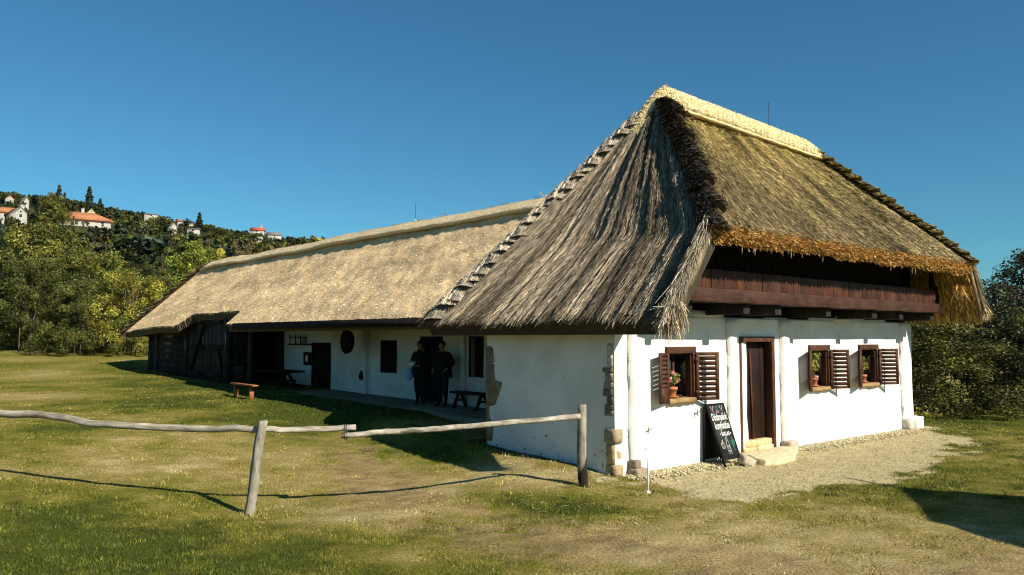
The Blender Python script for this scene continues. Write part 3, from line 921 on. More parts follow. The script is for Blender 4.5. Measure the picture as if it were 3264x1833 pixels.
# hip towards the courtyard (left in the picture): rake edge, then hip line
SL = make_side([(-.72, -1.27, EZ), tuple(K0), tuple(A)], [(-.76, 3.74, EZ), tuple(A)], EZ, A[2])
thatch_slope('thatch_slope', SL, 150, 90, (-.8, 0, .6), .36, .075, 62, 1.7, 3, (.42, .335, .235), 1.15, 140000, (.14, .50), (.003, .0062), (.002, .030), .9, .06, dark=.38, dirj=.08, basetone=.15, cvar=.42, label='grey weathered thatch on the courtyard hip, deep vertical furrows')
SF = lambda u, v: np.stack([lerp(lerp(K0[0], K1[0], u), lerp(A[0], B[0], u), v), lerp(-1.27, lerp(A[1], B[1], u), v), lerp(lerp(K0[2], K1[2], u), lerp(A[2], B[2], u), v)], -1)
thatch_slope('thatch_slope', SF, 170, 70, (0, -.7, .7), .24, .04, 60, 4, 13, (.345, .262, .135), .75, 95000, (.08, .24), (.004, .009), (.003, .024), .9, .05, dark=.26, basetone=.42, base1=(.54, .42, .165), cvar=.42, label='olive brown thatch of the half hip above the gable boards')
ER = 2.44
SR = make_side([(9.66, -1.27, ER), tuple(K1), tuple(B)], [(9.66, 3.62, ER), tuple(B)], ER, B[2])
thatch_slope('thatch_slope', SR, 60, 40, (.8, 0, .6), .20, .03, 40, 3, 23, (.20, .16, .09), .4, 9000, (.2, .45), (.008, .016), (.004, .03), .9, .3, under=(.30, .19, .06), nunder=9000, label='right hand hip thatch with golden underside at the eave')
SB = lambda u, v: np.stack([lerp(lerp(-.72, 9.78, u), lerp(A[0], B[0], u), v), lerp(3.62, lerp(A[1], B[1], u), v), lerp(np.full_like(u, EZ), lerp(A[2], B[2], u), v)], -1)
thatch_slope('thatch_slope', SB, 60, 30, (0, .8, .6), .2, .03, 40, 3, 33, (.26, .21, .13), .4, 6000, (.2, .45), (.01, .02), label='back thatch of the front block')
# courtyard wing
RZ = 4.56; RS = 2.0; T0, T1 = 3.0, 22.9; SE = -.30; TR = 21.3
NOT0, NOT1 = 13.65, 17.6
def SW(u, v):
    u = np.asarray(u, float); v = np.asarray(v, float)
    t_e = lerp(T0, T1, u); t_r = lerp(T0, TR, u)
    sagz = (fbm(u * 9, v * 1.5, 77, 3) - .5) * .10
    wav = np.where(u > .82, -(u - .82) * .9, 0) * (1 - v)
    return np.stack([lerp(SE, RS, v), lerp(t_e, t_r, v), lerp(2.27, RZ, v) + sagz * (1 - np.abs(2 * v - 1)) + wav], -1)
def notch(u, v):
    t = lerp(T0, T1, u)
    k = sstep(NOT0 - .02, NOT0 + .03, t) * (1 - sstep(NOT1 - .45, NOT1 + .25, t))
    return v < .155 * k
thatch_slope('thatch_slope', SW, 420, 90, (-.7, 0, .7), .25, .024, 64, 11, 43, (.76, .55, .31), .34, 46000, (.012, .07), (.008, .015), (.001, .014), .5, .20, dark=.09, dirj=.35, skip=notch, basetone=.95, label='pale tan thatch of the long courtyard wing, cut higher over the barn door')
SWB = lambda u, v: np.stack([lerp(4.72, RS, v), lerp(lerp(T0, T1, u), lerp(T0, TR, u), v), lerp(2.27, RZ, v) + 0 * u], -1)
thatch_slope('thatch_slope', SWB, 60, 20, (.7, 0, .7), .2, .03, 60, 3, 53, (.4, .32, .2), .3, 5000, (.2, .4), (.01, .02), label='back thatch of the courtyard wing')
SWE = lambda u, v: np.stack([lerp(lerp(SE, 4.72, u), np.full_like(u, RS), v), lerp(T1, TR, v) + 0 * u, lerp(2.1, RZ, v) + 0 * u], -1)
thatch_slope('thatch_slope', SWE, 30, 20, (0, .9, .4), .2, .03, 30, 3, 63, (.3, .25, .18), .3, 3000, (.2, .4), (.01, .02), label='far end hip of the courtyard wing')

# ---- ridge caps of fresh straw
def ridge_cap(P, Q, sl, half=.50, thick=.11, label=None, n=60, end=True, base=(.66, .54, .32), seed=1, strands=16000, drop0=0.0, drop1=0.0, wv=.0, dl=.55, skirt=.06, lf=.035):
    P = np.array(P); Q = np.array(Q)
    ax = nrm((Q - P)[None])[0]
    side = np.array((-ax[1], ax[0], 0)); side /= np.linalg.norm(side)
    m = MB()
    K = 14
    prof = []
    for k in range(K + 1):
        x = -1 + 2 * k / K
        prof.append((x * half * math.cos(sl), -math.sqrt(x * x + .03) * half * math.sin(sl) + .085 * half * 2))
    prof = np.array(prof)
    def pt(i, k, off=0.0):
        f = i / n
        c = P + (Q - P) * f
        g = 1.0
        e = min(f, 1 - f) * np.linalg.norm(Q - P)
        bulge = (float(fbm(np.array([f * 9 + seed]), np.array([.3]), seed, 3)[0]) - .5) * wv
        th = thick * (.35 + .65 * min(1, e / .30)) + off
        q = prof[k]
        zdrop = drop0 * max(0, 1 - f * np.linalg.norm(Q - P) / dl) ** 1.15 + drop1 * max(0, 1 - (1 - f) * np.linalg.norm(Q - P) / .55) ** 1.5
        nx = math.sin(sl) * (1 if q[0] > 0 else -1) * min(1, abs(q[0]) * 5); nz = math.cos(sl * min(1, abs(q[0]) * 5))
        rg = 1 + (rnd.uniform(-.05, .05) if k in (0, K) else 0)
        return c + side * (q[0] * rg + nx * th) + np.array((0, 0, q[1] * rg + nz * th + bulge - zdrop))
    V = []; 
    for i in range(n + 1):
        for k in range(K + 1): V.append(pt(i, k))
        V.append(V[-1] - np.array((0, 0, skirt)) - side * 0.04); V.append(pt(i, 0) - np.array((0, 0, skirt)) + side * .04)
    w = K + 3
    F = []
    for i in range(n):
        for k in range(w):
            F.append([i * w + k, i * w + (k + 1) % w, (i + 1) * w + (k + 1) % w, (i + 1) * w + k])
    F += [list(range(w)), [n * w + k for k in range(w)][::-1]]
    V = np.array(V)
    m.add(V, F, np.array(base) * .7)
    ii = RNG.integers(0, n, strands); kk = RNG.integers(0, K, strands)
    fr = RNG.random((strands, 2))
    G = V.reshape(n + 1, w, 3)
    p = G[ii, kk] * (1 - fr[:, :1]) + G[ii + 1, kk] * fr[:, :1]
    p = p * (1 - fr[:, 1:]) + (G[ii, kk + 1] * (1 - fr[:, :1]) + G[ii + 1, kk + 1] * fr[:, :1]) * fr[:, 1:]
    e1 = nrm(G[ii + 1, kk] - G[ii, kk]); e2 = nrm(G[ii, kk + 1] - G[ii, kk]); nn = nrm(np.cross(e1, e2))
    nn *= np.sign(nn[:, 2:3] + 1e-6)
    th = RNG.uniform(0, PI, strands)
    d = e1 * np.cos(th)[:, None] * .8 + e2 * np.sin(th)[:, None]
    L = RNG.uniform(.05, .14, strands)[:, None]; wd = RNG.uniform(.006, .013, strands)[:, None]
    sdv = nrm(np.cross(nn, d)); 
    p0 = p - d * L / 2 - nn * .006; p1 = p + d * L / 2 + nn * RNG.uniform(.0, lf, (strands, 1))
    VV = np.stack([p0 - sdv * wd / 2, p0 + sdv * wd / 2, p1 + sdv * wd / 2, p1 - sdv * wd / 2], 1).reshape(-1, 3)
    c = np.array(base)[None] * np.exp(RNG.normal(0, .25, strands))[:, None]
    c[RNG.random(strands) < .08] *= .35
    m.add(VV, np.arange(4 * strands).reshape(-1, 4), np.repeat(c, 4, 0))
    o = m.build('ridge_cap', M['straw'], house)
    if label: o['label'] = label
    return o
SLR = math.radians(48)
ax = (B - A) / np.linalg.norm(B - A)
ridge_cap(A - ax * .74 + np.array((0, 0, .03)), B + ax * .72, SLR, .64, .095, 'bright straw ridge capping of the front block', 70, base=(.78, .62, .31), seed=3, strands=22000, drop0=.90, drop1=.80, dl=.80, skirt=.09)
# two sewn-down rolls along the lower edge of the front ridge capping
mb = MB()
for off in (.50, .66):
    pts = []; 
    for i in range(60):
        c = A - ax * .2 + (B - A + ax * .35) * i / 59
        pts.append((c[0], c[1] - off * math.cos(SLR) - .075, c[2] - off * math.sin(SLR) + .10 + rnd.uniform(-.006, .006)))
    mb.tube(pts, [.024 + rnd.uniform(-.006, .006) for _ in pts], 6, (.70, .56, .30), wob=.2)
mb.build('ridge_binding', M['straw'], house)
ridge_cap((RS, 3.4, RZ - .02), (RS, TR + .1, RZ - .04), math.radians(38), .42, .065, 'cream straw ridge capping of the courtyard wing', 110, base=(.95, .77, .48), seed=9, strands=18000, drop1=.12, wv=.13, skirt=.05, lf=.010)

# ---- hip rolls made of overlapping straw bundles
def bundle_mesh(seed, ln, wd, th, base, dark, fuzz=0.0):
    m = MB()
    r = np.random.default_rng(seed)
    nx, ny = 10, 5
    V = []; 
    def pos(a, b):                             # a across -1..1, b along 0 (head) .. 1 (butt)
        x = a * wd / 2 * (.62 + .38 * b)
        z = th * (.25 + .9 * b) * (1 - .55 * a * a) + .02 - abs(a) ** 1.5 * wd * .16
        y = -b * ln - .04 * (1 - a * a) * b
        return np.array((x, y, z))
    for j in range(ny + 1):
        for i in range(nx + 1):
            V.append(pos(-1 + 2 * i / nx, j / ny) + r.uniform(-.008, .008, 3))
    for i in range(nx + 1):                    # underside of the butt end
        p = pos(-1 + 2 * i / nx, 1.0); V.append(p - np.array((0, -.05, th * .9)))
    F = []
    w = nx + 1
    for j in range(ny + 1):
        for i in range(nx): F.append([j * w + i, j * w + i + 1, (j + 1) * w + i + 1, (j + 1) * w + i][::-1])
    col = np.array([np.array(base) * (.75 if k < (ny + 1) * w else .45) for k in range(len(V))])
    m.add(V, F, col)
    n = 640
    a = r.uniform(-1, 1, n); b = r.uniform(.0, .85, n)
    VV = []; C = []
    for x, y in zip(a, b):
        p = pos(x, y); q = pos(np.clip(x + r.normal(0, .05), -1, 1), min(1.08 + fuzz * 3, y + r.uniform(.25, .5)))
        up = np.array((0, 0, r.uniform(.002, .016 + fuzz)))
        sx = np.array((r.uniform(.003, .006), 0, r.uniform(-.004, .004)))
        VV += [p - sx, p + sx, q + sx + up, q - sx + up]
        C.append(np.array(base) * math.exp(r.normal(0, .35)) * (.4 if r.random() < dark else 1))
    m.add(np.array(VV), np.arange(4 * n).reshape(-1, 4), np.repeat(np.array(C), 4, 0))
    return m
def hip_roll(P, Q, n, nrm_dir, base, ln=.40, wd=.55, th=.10, seed=1, turn=0.0, lift=.05, label=None, dark=.25, core=(.12, .1, .07), fuzz=0.0, rj=.06):
    """a row of bundles from the top P down to Q, shingled, under one parent core"""
    P = Vector(P); Q = Vector(Q)
    d = (Q - P); L = d.length; d.normalize()
    nv = Vector(nrm_dir); nv = (nv - d * nv.dot(d)).normalized()
    x = (-d).cross(nv).normalized()
    mb = MB(); mb.tube([P + nv * (lift - .12), P.lerp(Q, .5) + nv * (lift - .12), Q + nv * (lift - .12)], .07, 8, core)
    root = mb.build('hip_roll', M['thatch'], house)
    if label: root['label'] = label
    protos = []
    for k in range(3):
        o = bundle_mesh(seed * 10 + k, ln, wd, th, tuple(np.array(base) * (.85 + .15 * k)), dark, fuzz).build('straw_bundle', M['thatch'], root)
        protos.append(o)
    for i in range(n):
        o = protos[i % 3] if i < 3 else protos[i % 3].copy()
        if i >= 3:
            COL.objects.link(o); o.parent = root
        f = (i + .0) / n
        p = P.lerp(Q, f) + nv * lift
        Mx = Matrix((( *x, ), ( *(-d), ), ( *nv, ))).transposed().to_4x4()
        Mx.translation = p
        o.matrix_local = Mx @ Matrix.Rotation(turn + rnd.uniform(-rj, rj), 4, 'Z') @ Matrix.Rotation(rnd.uniform(-rj * .5, rj), 4, 'X') @ Matrix.Diagonal((rnd.uniform(.85, 1.12), rnd.uniform(.82, 1.15), rnd.uniform(.8, 1.25), 1))
    return root
hip_roll(lerp(A, np.array((-.76, 3.74, EZ)), .10), (-.66, 3.56, EZ + .12), 22, (-.75, -.12, .65), (.48, .40, .30), .40, .46, .06, 2, .6, .07, 'stepped hip of grey straw bundles against the sky')
hip_roll(lerp(A, K0, .06), lerp(A, K0, .99), 17, (-.35, -.62, .7), (.13, .098, .072), .40, .42, .085, 3, .15, .03, 'blackened hip of rounded straw bundles', .5, (.02, .017, .013), .05, .16)
hip_roll(lerp(B, K1, .05), lerp(B, K1, .98), 18, (.30, -.68, .7), (.36, .29, .13), .34, .44, .075, 4, -.5, .04, 'brown stepped hip on the far right edge')
hip_roll((RS, TR, RZ), (SE + .02, T1 - .05, 2.12), 15, (-.5, .7, .6), (.26, .22, .16), .40, .34, .07, 5, .3, .0, 'low stepped hip at the far end of the wing')

# ---- golden cut eave of the half hip
mb = MB()
n = 15000
u = RNG.random(n); h = RNG.random(n)
wave = (fbm(u * 14, u * 0, 91, 3) - .5) * .10
e0 = np.stack([lerp(K0[0] - .02, K1[0] + .02, u), -1.27 - .05 * np.sin(h * PI) + RNG.normal(0, .012, n), lerp(K0[2], K1[2], u) - .015 - h * (.21 + wave)], -1)
e0[:, 1] += h * .10
d = nrm(np.stack([RNG.normal(0, .55, n), -1 + RNG.normal(0, .3, n), RNG.normal(-.55, .5, n)], -1))
L = RNG.uniform(.03, .09, n)[:, None]
sd = nrm(np.cross(d, RNG.normal(0, 1, (n, 3)))) * RNG.uniform(.003, .007, n)[:, None]
VV = np.stack([e0 - sd - d * .03, e0 + sd - d * .03, e0 + d * L + sd, e0 + d * L - sd], 1).reshape(-1, 3)
cc = np.array((.46, .26, .072))[None] * np.exp(RNG.normal(0, .4, n))[:, None]
mb.add(VV, np.arange(4 * n).reshape(-1, 4), np.repeat(cc, 4, 0))
nn = 120
V = []; F = []
for i in range(nn + 1):
    f = i / nn; x = lerp(K0[0], K1[0], f); zt = lerp(K0[2], K1[2], f) - .01; wv = float(fbm(np.array([f * 14]), np.array([0.]), 91, 3)[0] - .5) * .10
    V += [(x, -1.24, zt), (x, -1.25, zt - .10), (x, -1.18, zt - .20 - wv), (x, -.9, zt - .10)]
for i in range(nn):
    for k in range(3): F.append([i * 4 + k, i * 4 + 4 + k, i * 4 + 5 + k, i * 4 + 1 + k])
mb.add(V, F, (.30, .16, .045))
for _ in range(16):                            # a few straws hanging loose
    f = rnd.random(); x = lerp(K0[0], K1[0], f); z = lerp(K0[2], K1[2], f) - .2
    mb.tube([(x, -1.2, z), (x + rnd.uniform(-.02, .02), -1.2, z - rnd.uniform(.06, .16))], .005, 4, (.55, .4, .2))
mb.build('eave_fringe', M['straw'], house)

# ---- verge boards along the two rakes, tufts at their feet
mb = MB(); mb.bar((-.58, -1.29, 2.18), (0.16, -1.29, 3.28), .04, .045, (1.0, .92, .8), (-.8, 0, .6)); mb.bar((-.50, -1.27, 2.16), (0.22, -1.26, 3.26), .04, .05, (.7, .58, .42), (-.8, 0, .6))
o = mb.build('verge_board', M['verge_wood'], house)
mb = MB(); mb.bar((9.60, -1.30, 2.40), (9.12, -1.30, 3.30), .05, .09, (.8, .75, .65), (.8, 0, .6)); mb.bar((9.50, -1.27, 2.36), (9.00, -1.27, 3.26), .04, .10, (.7, .6, .45), (.8, 0, .6))
mb.build('verge_board', M['verge_wood'], house)
def rake_fringe(P, Q, n, base):
    P = np.array(P); Q = np.array(Q); m = MB()
    f = RNG.random(n)[:, None]; p = P + (Q - P) * f + RNG.normal(0, .03, (n, 3)) * np.array((1, .8, 1))
    d = nrm(nrm((P - Q)[None]) + RNG.normal(0, .14, (n, 3)) + np.array((0, -.08, -.10)))
    L = RNG.uniform(.12, .36, (n, 1)); sd = nrm(np.cross(d, RNG.normal(0, 1, (n, 3)))) * RNG.uniform(.003, .006, (n, 1))
    V = np.stack([p - sd, p + sd, p + d * L + sd * .5, p + d * L - sd * .5], 1).reshape(-1, 3)
    c = np.array(base)[None] * np.exp(RNG.normal(0, .45, n))[:, None]
    m.add(V, np.arange(4 * n).reshape(-1, 4), np.repeat(c, 4, 0))
    return m.build('rake_fringe', M['thatch'], house)
rake_fringe((-.72, -1.28, 2.27), (.14, -1.28, 3.42), 2600, (.34, .28, .20))
rake_fringe((9.66, -1.28, 2.47), (9.06, -1.28, 3.42), 500, (.30, .22, .11))
def tuft(c, n=420, ln=.34, spread=.13, dirn=(0, 0, -1), base=(.55, .43, .24)):
    m = MB()
    c = np.array(c)
    p0 = c + RNG.normal(0, .05, (n, 3)) * np.array((1, 1, .4)); d = np.array(dirn)[None] * ln * RNG.uniform(.5, 1, (n, 1)) + RNG.normal(0, spread * .5, (n, 3))
    sd = nrm(np.cross(d, RNG.normal(0, 1, (n, 3)))) * .005
    V = np.stack([p0 - sd, p0 + sd, p0 + d + sd * .5, p0 + d - sd * .5], 1).reshape(-1, 3)
    m.add(V, np.arange(4 * n).reshape(-1, 4), np.repeat(np.array(base)[None] * np.exp(RNG.normal(0, .35, n))[:, None], 4, 0))
    return m.build('straw_tuft', M['straw'], house)
tuft((-.62, -1.27, 2.30), 1100, .34, .15, (-.15, 0, -1), (.44, .35, .22))
tuft((9.60, -1.28, 2.46), 260, .17, .08, (.2, 0, -1))
tuft((8.95, -1.05, 2.92), 260, .16, .16, (.1, -.4, -.6), (.5, .3, .08))

# ---- lightning rods
for (s, t, z0, z1) in ((1.98, 8.15, 4.55, 5.06), (5.95, 1.32, 6.0, 6.68)):
    mb = MB(); mb.tube([(s, t, z0), (s + .01, t, z1)], .0055, 6); mb.build('lightning_rod', M['iron'], house)

# ------------------------------------------------------------------ courtyard side under the long eave
WS = 1.9
rops = [(12.04, 13.02, .50, 1.72), (8.82, 9.42, 1.06, 1.79), (6.96, 7.72, .44, 1.88), (5.55, 5.92, 1.08, 1.88)]
mb = MB()
wall_mesh(mb, lambda u, z, d: (WS + d, u, z), 2.7, 15.35, .1, 3.3, rops, .3, .2, .015, 8)
mb.box((WS + .02, 15.34, .1), (WS + .3, 15.36, 3.2))
mb.build('courtyard_wall', M['plaster_dirty'], house, smooth=True)
for t in (10.05, 6.05):
    mb = MB(); mb.box((WS - .10, t, .3), (WS + .05, t + .2, 2.9), jit=.01); mb.build('wall_pier', M['plaster_dirty'], house, bevel=.02)
mb = MB()
V = []; F = []
ts = np.linspace(2.74, 15.3, 30)
for i, t in enumerate(ts):
    zf = float(np.interp(t, [2.7, 6, 10, 15.3], [.40, .47, .50, .58]))
    V += [(.72 + .05 * math.sin(t * 2.3), t, zf - .5), (.70 + .05 * math.sin(t * 2.3), t, zf - .03), (.76, t, zf), (WS + .1, t, zf + .01)]
for i in range(len(ts) - 1):
    for k in range(3): F.append([i * 4 + k, i * 4 + k + 1, i * 4 + 5 + k, i * 4 + 4 + k])
mb.add(V, F, (1, 1, 1)); mb.build('porch_floor', M['mud'], house)
# plank doors and the shuttered opening
def plank_door(t0, t1, z0, z1, name='side_door', seed=0):
    m = MB(); m.box((WS - .02, t0 - .05, z0), (WS + .1, t0, z1 + .05)).box((WS - .02, t1, z0), (WS + .1, t1 + .05, z1 + .05)).box((WS - .021, t0 + .001, z1), (WS + .1, t1 - .001, z1 + .05))
    r = m.build(name, M['black_wood'], house)
    m = MB(); n = 4
    for i in range(n):
        m.box((WS + .10 + rnd.uniform(0, .006), t0 + (t1 - t0) * i / n, z0), (WS + .14, t0 + (t1 - t0) * (i + 1) / n - .004, z1), (rnd.uniform(.8, 1.2),) * 3)
    m.build('panel', M['black_wood'], r)
    return r
d1 = plank_door(12.04, 13.02, .50, 1.72)
mb = MB(); mb.tube([(WS - .01, 12.06, 1.12), (WS - .06, 12.06, 1.13), (WS - .06, 12.06, 1.02)], .012, 6); mb.build('handle', M['iron'], d1)
plank_door(6.96, 7.72, .44, 1.88)
plank_door(8.82, 9.42, 1.06, 1.79, 'courtyard_window')
plank_door(5.55, 5.92, 1.08, 1.88, 'courtyard_window')
mb = MB(); mb.box((2.2, 2.7, .1), (5.2, 2.75, 3.2)); mb.box((3.9, 2.75, .1), (4.0, 21.5, 2.5)); mb.build('back_wall', M['plaster_dirty'], house)
# eave plate and gallery beam
mb = MB(); mb.bar((-.28, 2.6, 2.18), (-.28, 13.1, 2.20), .16, .15, (1, 1, 1)); mb.build('eave_beam', M['black_wood'], house)
mb = MB()
for k in range(24):
    t = 2.9 + k * .52
    if t < 13: mb.bar((.02, t, 2.30), (WS, t, 3.95), .08, .09, (1, 1, 1))
mb.build('rafters', M['black_wood'], house)
# barn: timber walls, big braced door, log side with a dark doorway
BS = .15
LW = [MB() for _ in range(4)]
z = .45
for k in range(9):
    h = rnd.uniform(.20, .25)
    LW[0].box((BS + rnd.uniform(0, .02), 18.0, z), (BS + .2, 21.6, z + h), (rnd.uniform(.6, 1.5),) * 3, .008)
    LW[1].box((BS + .02, 14.78 - rnd.uniform(0, .02), z), (.76, 14.98, z + h), (rnd.uniform(1.2, 2.6),) * 3, .008)
    LW[2].box((1.70, 14.82, z), (WS + .1, 15.0, z + h), (rnd.uniform(.7, 1.4),) * 3, .008)
    LW[3].box((BS + .2, 21.45, z), (4.0, 21.6, z + h), (rnd.uniform(.7, 1.4),) * 3, .008)
    z += h - .008
for q in LW: q.build('log_wall', M['dark_wood'], house)
for a_, b_, c_ in (((BS - .04, 14.72, .45), (BS + .14, 14.90, 2.5), (1.6,) * 3), ((.76, 14.72, .45), (.90, 14.90, 2.3), (4.0, 3.8, 3.5)), ((BS - .04, 17.95, .6), (BS + .14, 18.12, 2.5), (1.2,) * 3), ((BS - .05, 20.75, .6), (BS + .02, 20.95, 2.3), (3, 2.8, 2.5)), ((BS - .05, 21.45, .6), (BS + .15, 21.62, 2.4), (1.3,) * 3)):
    mb = MB(); mb.box(a_, b_, c_, .01); mb.build('timber_post', M['dark_wood'], house)
mb = MB(); mb.box((.9, 15.2, .5), (1.70, 15.25, 2.3)); mb.box((.5, 15.1, .5), (3.9, 18, .55)); mb.build('barn_interior', M['black'], house)
bd = MB()
n = 9
for i in range(n):
    bd.box((BS + .05 + rnd.uniform(0, .008), 14.98 + (17.95 - 14.98) * i / n, .62), (BS + .08, 14.98 + (17.95 - 14.98) * (i + 1) / n - .012, 2.62), (rnd.uniform(1.0, 2.4),) * 3)
bdo = bd.build('barn_door', M['dark_wood'], house)
mb = MB()
for (a0, a1) in ((15.0, 16.44), (16.50, 17.93)):
    mb.box((BS + .015, a0, 1.55), (BS + .05, a1, 1.70)).box((BS + .015, a0, .78), (BS + .05, a1, .92)).box((BS + .015, a0, 2.3), (BS + .05, a1, 2.42))
mb.bar((BS + .03, 16.5, 2.3), (BS + .03, 17.6, .9), .03, .13, (1, 1, 1), (1, 0, 0)); mb.bar((BS + .03, 15.05, .92), (BS + .03, 15.4, 1.55), .03, .10, (1, 1, 1), (1, 0, 0))
mb.build('door_brace', M['black_wood'], bdo)

# ================================================================== things by the house
def at(s, t, z=None):
    p = W(s, t)
    return (p[0], p[1], gzs(p[0], p[1]) if z is None else z)

# ---- rail fence
fence = empty('rail_fence', (-2.9, 8.83, 0), 0, 'weathered grey post and rail fence crossing the lawn, two crooked poles tied end over end', 'fence')
def fence_pt(p): return (p[0] + 2.9, p[1] - 8.83, p[2])
def rough_post(base, top, w, d, seed, foot=None):
    m = MB(); n = 16; V = []; F = []
    b = Vector(base); t = Vector(top); ang = .35 + seed
    for i in range(n + 1):
        f = i / n; c = b.lerp(t, f); k = 1 - .10 * f
        bow = .012 * math.sin(f * 5 + seed * 3)
        for j in range(8):
            a = ang + j * PI / 4
            r = (w if j % 2 == 0 else w * 1.34) * k * (1 + rnd.uniform(-.045, .045))
            V.append((c.x + bow + math.cos(a) * r, c.y + math.sin(a) * r * d / w, c.z + (rnd.uniform(-.012, .012) if i == n else 0)))
    for i in range(n):
        for j in range(8): F.append([i * 8 + j, i * 8 + (j + 1) % 8, i * 8 + 8 + (j + 1) % 8, i * 8 + 8 + j])
    F += [list(range(7, -1, -1)), [n * 8 + j for j in range(8)]]
    col = np.ones((len(V), 3))
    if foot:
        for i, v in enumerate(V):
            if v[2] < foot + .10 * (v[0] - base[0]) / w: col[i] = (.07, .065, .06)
    m.add(V, F, col)
    return m
rough_post(fence_pt((-2.9, 8.83, -.12)), fence_pt((-2.70, 8.72, 1.0)), .048, .042, .2).build('post', M['grey_wood'], fence)
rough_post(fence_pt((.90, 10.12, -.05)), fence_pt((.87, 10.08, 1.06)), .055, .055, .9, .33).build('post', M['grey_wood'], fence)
rough_post(fence_pt((-7.6, 9.35, -.1)), fence_pt((-7.55, 9.33, 1.12)), .05, .05, 1.4).build('post', M['grey_wood'], fence)
def rail(pts, r0, r1, seed, amp):
    P = [Vector(p) for p in pts]; n = 60; out = []; rad = []
    for i in range(n + 1):
        f = i / n * (len(P) - 1); k = min(int(f), len(P) - 2); c = P[k].lerp(P[k + 1], f - k)
        c = c + Vector((0, amp * (float(fbm(np.array([i * .16]), np.array([seed * 3.]), seed)[0]) - .5), 1.6 * amp * (float(fbm(np.array([i * .16]), np.array([seed * 7. + 2]), seed + 4)[0]) - .5)))
        out.append(c); rad.append((r0 + (r1 - r0) * i / n) * (1 + .18 * (float(fbm(np.array([i * .4]), np.array([9.]), seed + 8)[0]) - .5)))
    m = MB(); m.tube(out, rad, 10, (1, 1, 1), wob=.04)
    ii = np.arange(n + 1)[:, None]; kk = np.arange(10)[None]
    c = .72 + .5 * fbm(ii * .05 + kk * 0, kk * 1.7 + ii * 0, seed + 30, 3)          # long weathering streaks, dark cracks and knots
    c = np.where(fbm(ii * .10 + 9, kk * 2.3, seed + 31, 3) > .68, c * .55, c)
    m.C[-1] = np.repeat(c.ravel()[:, None], 3, 1) * np.array((1, .97, .92))
    return m
rail([fence_pt((-7.8, 9.36, 1.08)), fence_pt((-5.88, 9.25, 1.03)), fence_pt((-4.2, 9.0, .93)), fence_pt((-2.75, 8.80, .90)), fence_pt((-1.74, 8.95, .885))], .046, .033, 4, .06).build('rail', M['rail_wood'], fence)
rail([fence_pt((-1.90, 8.93, .815)), fence_pt((-.9, 9.3, .84)), fence_pt((.85, 10.06, .92))], .030, .036, 6, .025).build('rail', M['rail_wood'], fence)
mb = MB()
for x in (-1.86, -1.84):
    pts = []
    for k in range(13):
        a = 2 * PI * k / 12; pts.append(fence_pt((x + .004 * k / 12, 8.94 + .05 * math.cos(a), .855 + .085 * math.sin(a))))
    mb.tube(pts, .004, 5, (1, 1, 1))
mb.build('wire_tie', M['iron'], fence)

# ---- thin white stake in the grass
mb = MB(); st = at(-.65, -.889)
mb.tube([(0, 0, -.05), (.004, 0, .3), (.012, -.01, .62)], [.012, .010, .006], 6, (1, 1, 1)); mb.lathe([(0, .03), (.028, .02), (.032, -.01), (0.0, -.02)], (0, 0, 0), 10)
o = mb.build('marker_stake', M['white_paint']); o.location = st
tag(o, 'thin white stake stuck in the grass near the house corner', 'stake')

# ---- chalkboard
sb = empty('chalkboard_sign', at(1.91, -.2, 0.0), HANG, 'black chalkboard with white chalk lettering leaning beside the front door', 'sign')
# local: x along wall, y into wall; front panel leans from y=-.20 at the foot to y=+.12 at the top
zb, zt = .10, .90
yb, yt = -.185, .105
lean = math.atan2(yt - yb, zt - zb)
TP = Matrix.Translation((0, yb, zb)) @ Matrix.Rotation(-lean, 4, 'X')
PH = math.hypot(yt - yb, zt - zb)
mb = MB(); mb.box((-.215, 0, 0), (.215, .014, PH), (1, 1, 1), 0, 0, TP); mb.build('panel', M['slate'], sb)
mb = MB(); 
for x in (-.225, .197): mb.box((x, -.004, -.13), (x + .028, .024, PH + .005), (.35, .3, .3), 0, 0, TP)
mb.box((-.197, -.003, PH - .02), (.197, .022, PH + .004), (.35, .3, .3), 0, 0, TP)
mb.build('frame', M['dark_wood'], sb)
mb = MB(); mb.bar((-.21, yt + .03, zt), (-.21, yt + .06, 0), .02, .03, (.5, .5, .5)).bar((.21, yt + .03, zt), (.21, yt + .06, 0), .02, .03, (.5, .5, .5)); mb.box((-.2, yt + .035, .08), (.2, yt + .05, zt - .02), (.4, .4, .4)); mb.build('back_leg', M['dark_wood'], sb)
def chalk_text(txt, x, z, wid, hgt, shear=.15, mat='chalk', name='lettering'):
    cu = bpy.data.curves.new(name, 'FONT'); cu.body = txt; cu.size = .1; cu.align_x = 'CENTER'; cu.shear = shear; cu.extrude = .0008; cu.offset = .0003
    tmp = bpy.data.objects.new('tmp_text', cu); COL.objects.link(tmp)
    bpy.context.view_layer.update()
    me = bpy.data.meshes.new_from_object(tmp.evaluated_get(bpy.context.evaluated_depsgraph_get()))
    bpy.data.objects.remove(tmp)
    xs_ = [v.co.x for v in me.vertices]; sx_ = max(xs_) - min(xs_)
    o = bpy.data.objects.new(name, me); COL.objects.link(o); me.materials.clear(); me.materials.append(M[mat]); o.parent = sb
    o.matrix_local = TP @ Matrix.Translation((x, -.0025, z)) @ Matrix.Rotation(PI / 2, 4, 'X') @ Matrix.Diagonal((wid / sx_, hgt / .075, 1, 1))
    return o
chalk_text('Dédanyáink', .0, .595, .385, .118)
chalk_text('konyhatitkai', .012, .462, .375, .122)
chalk_text('• BAGLAD •', .035, .355, .27, .062, 0)
def chalk_lines(strokes, mat, name, r=.0042):
    m = MB()
    for s in strokes:
        m.tube([tuple(TP @ Vector((x, -.002, z))) for x, z in s], r, 4, (1, 1, 1))
    return m.build(name, M[mat], sb)
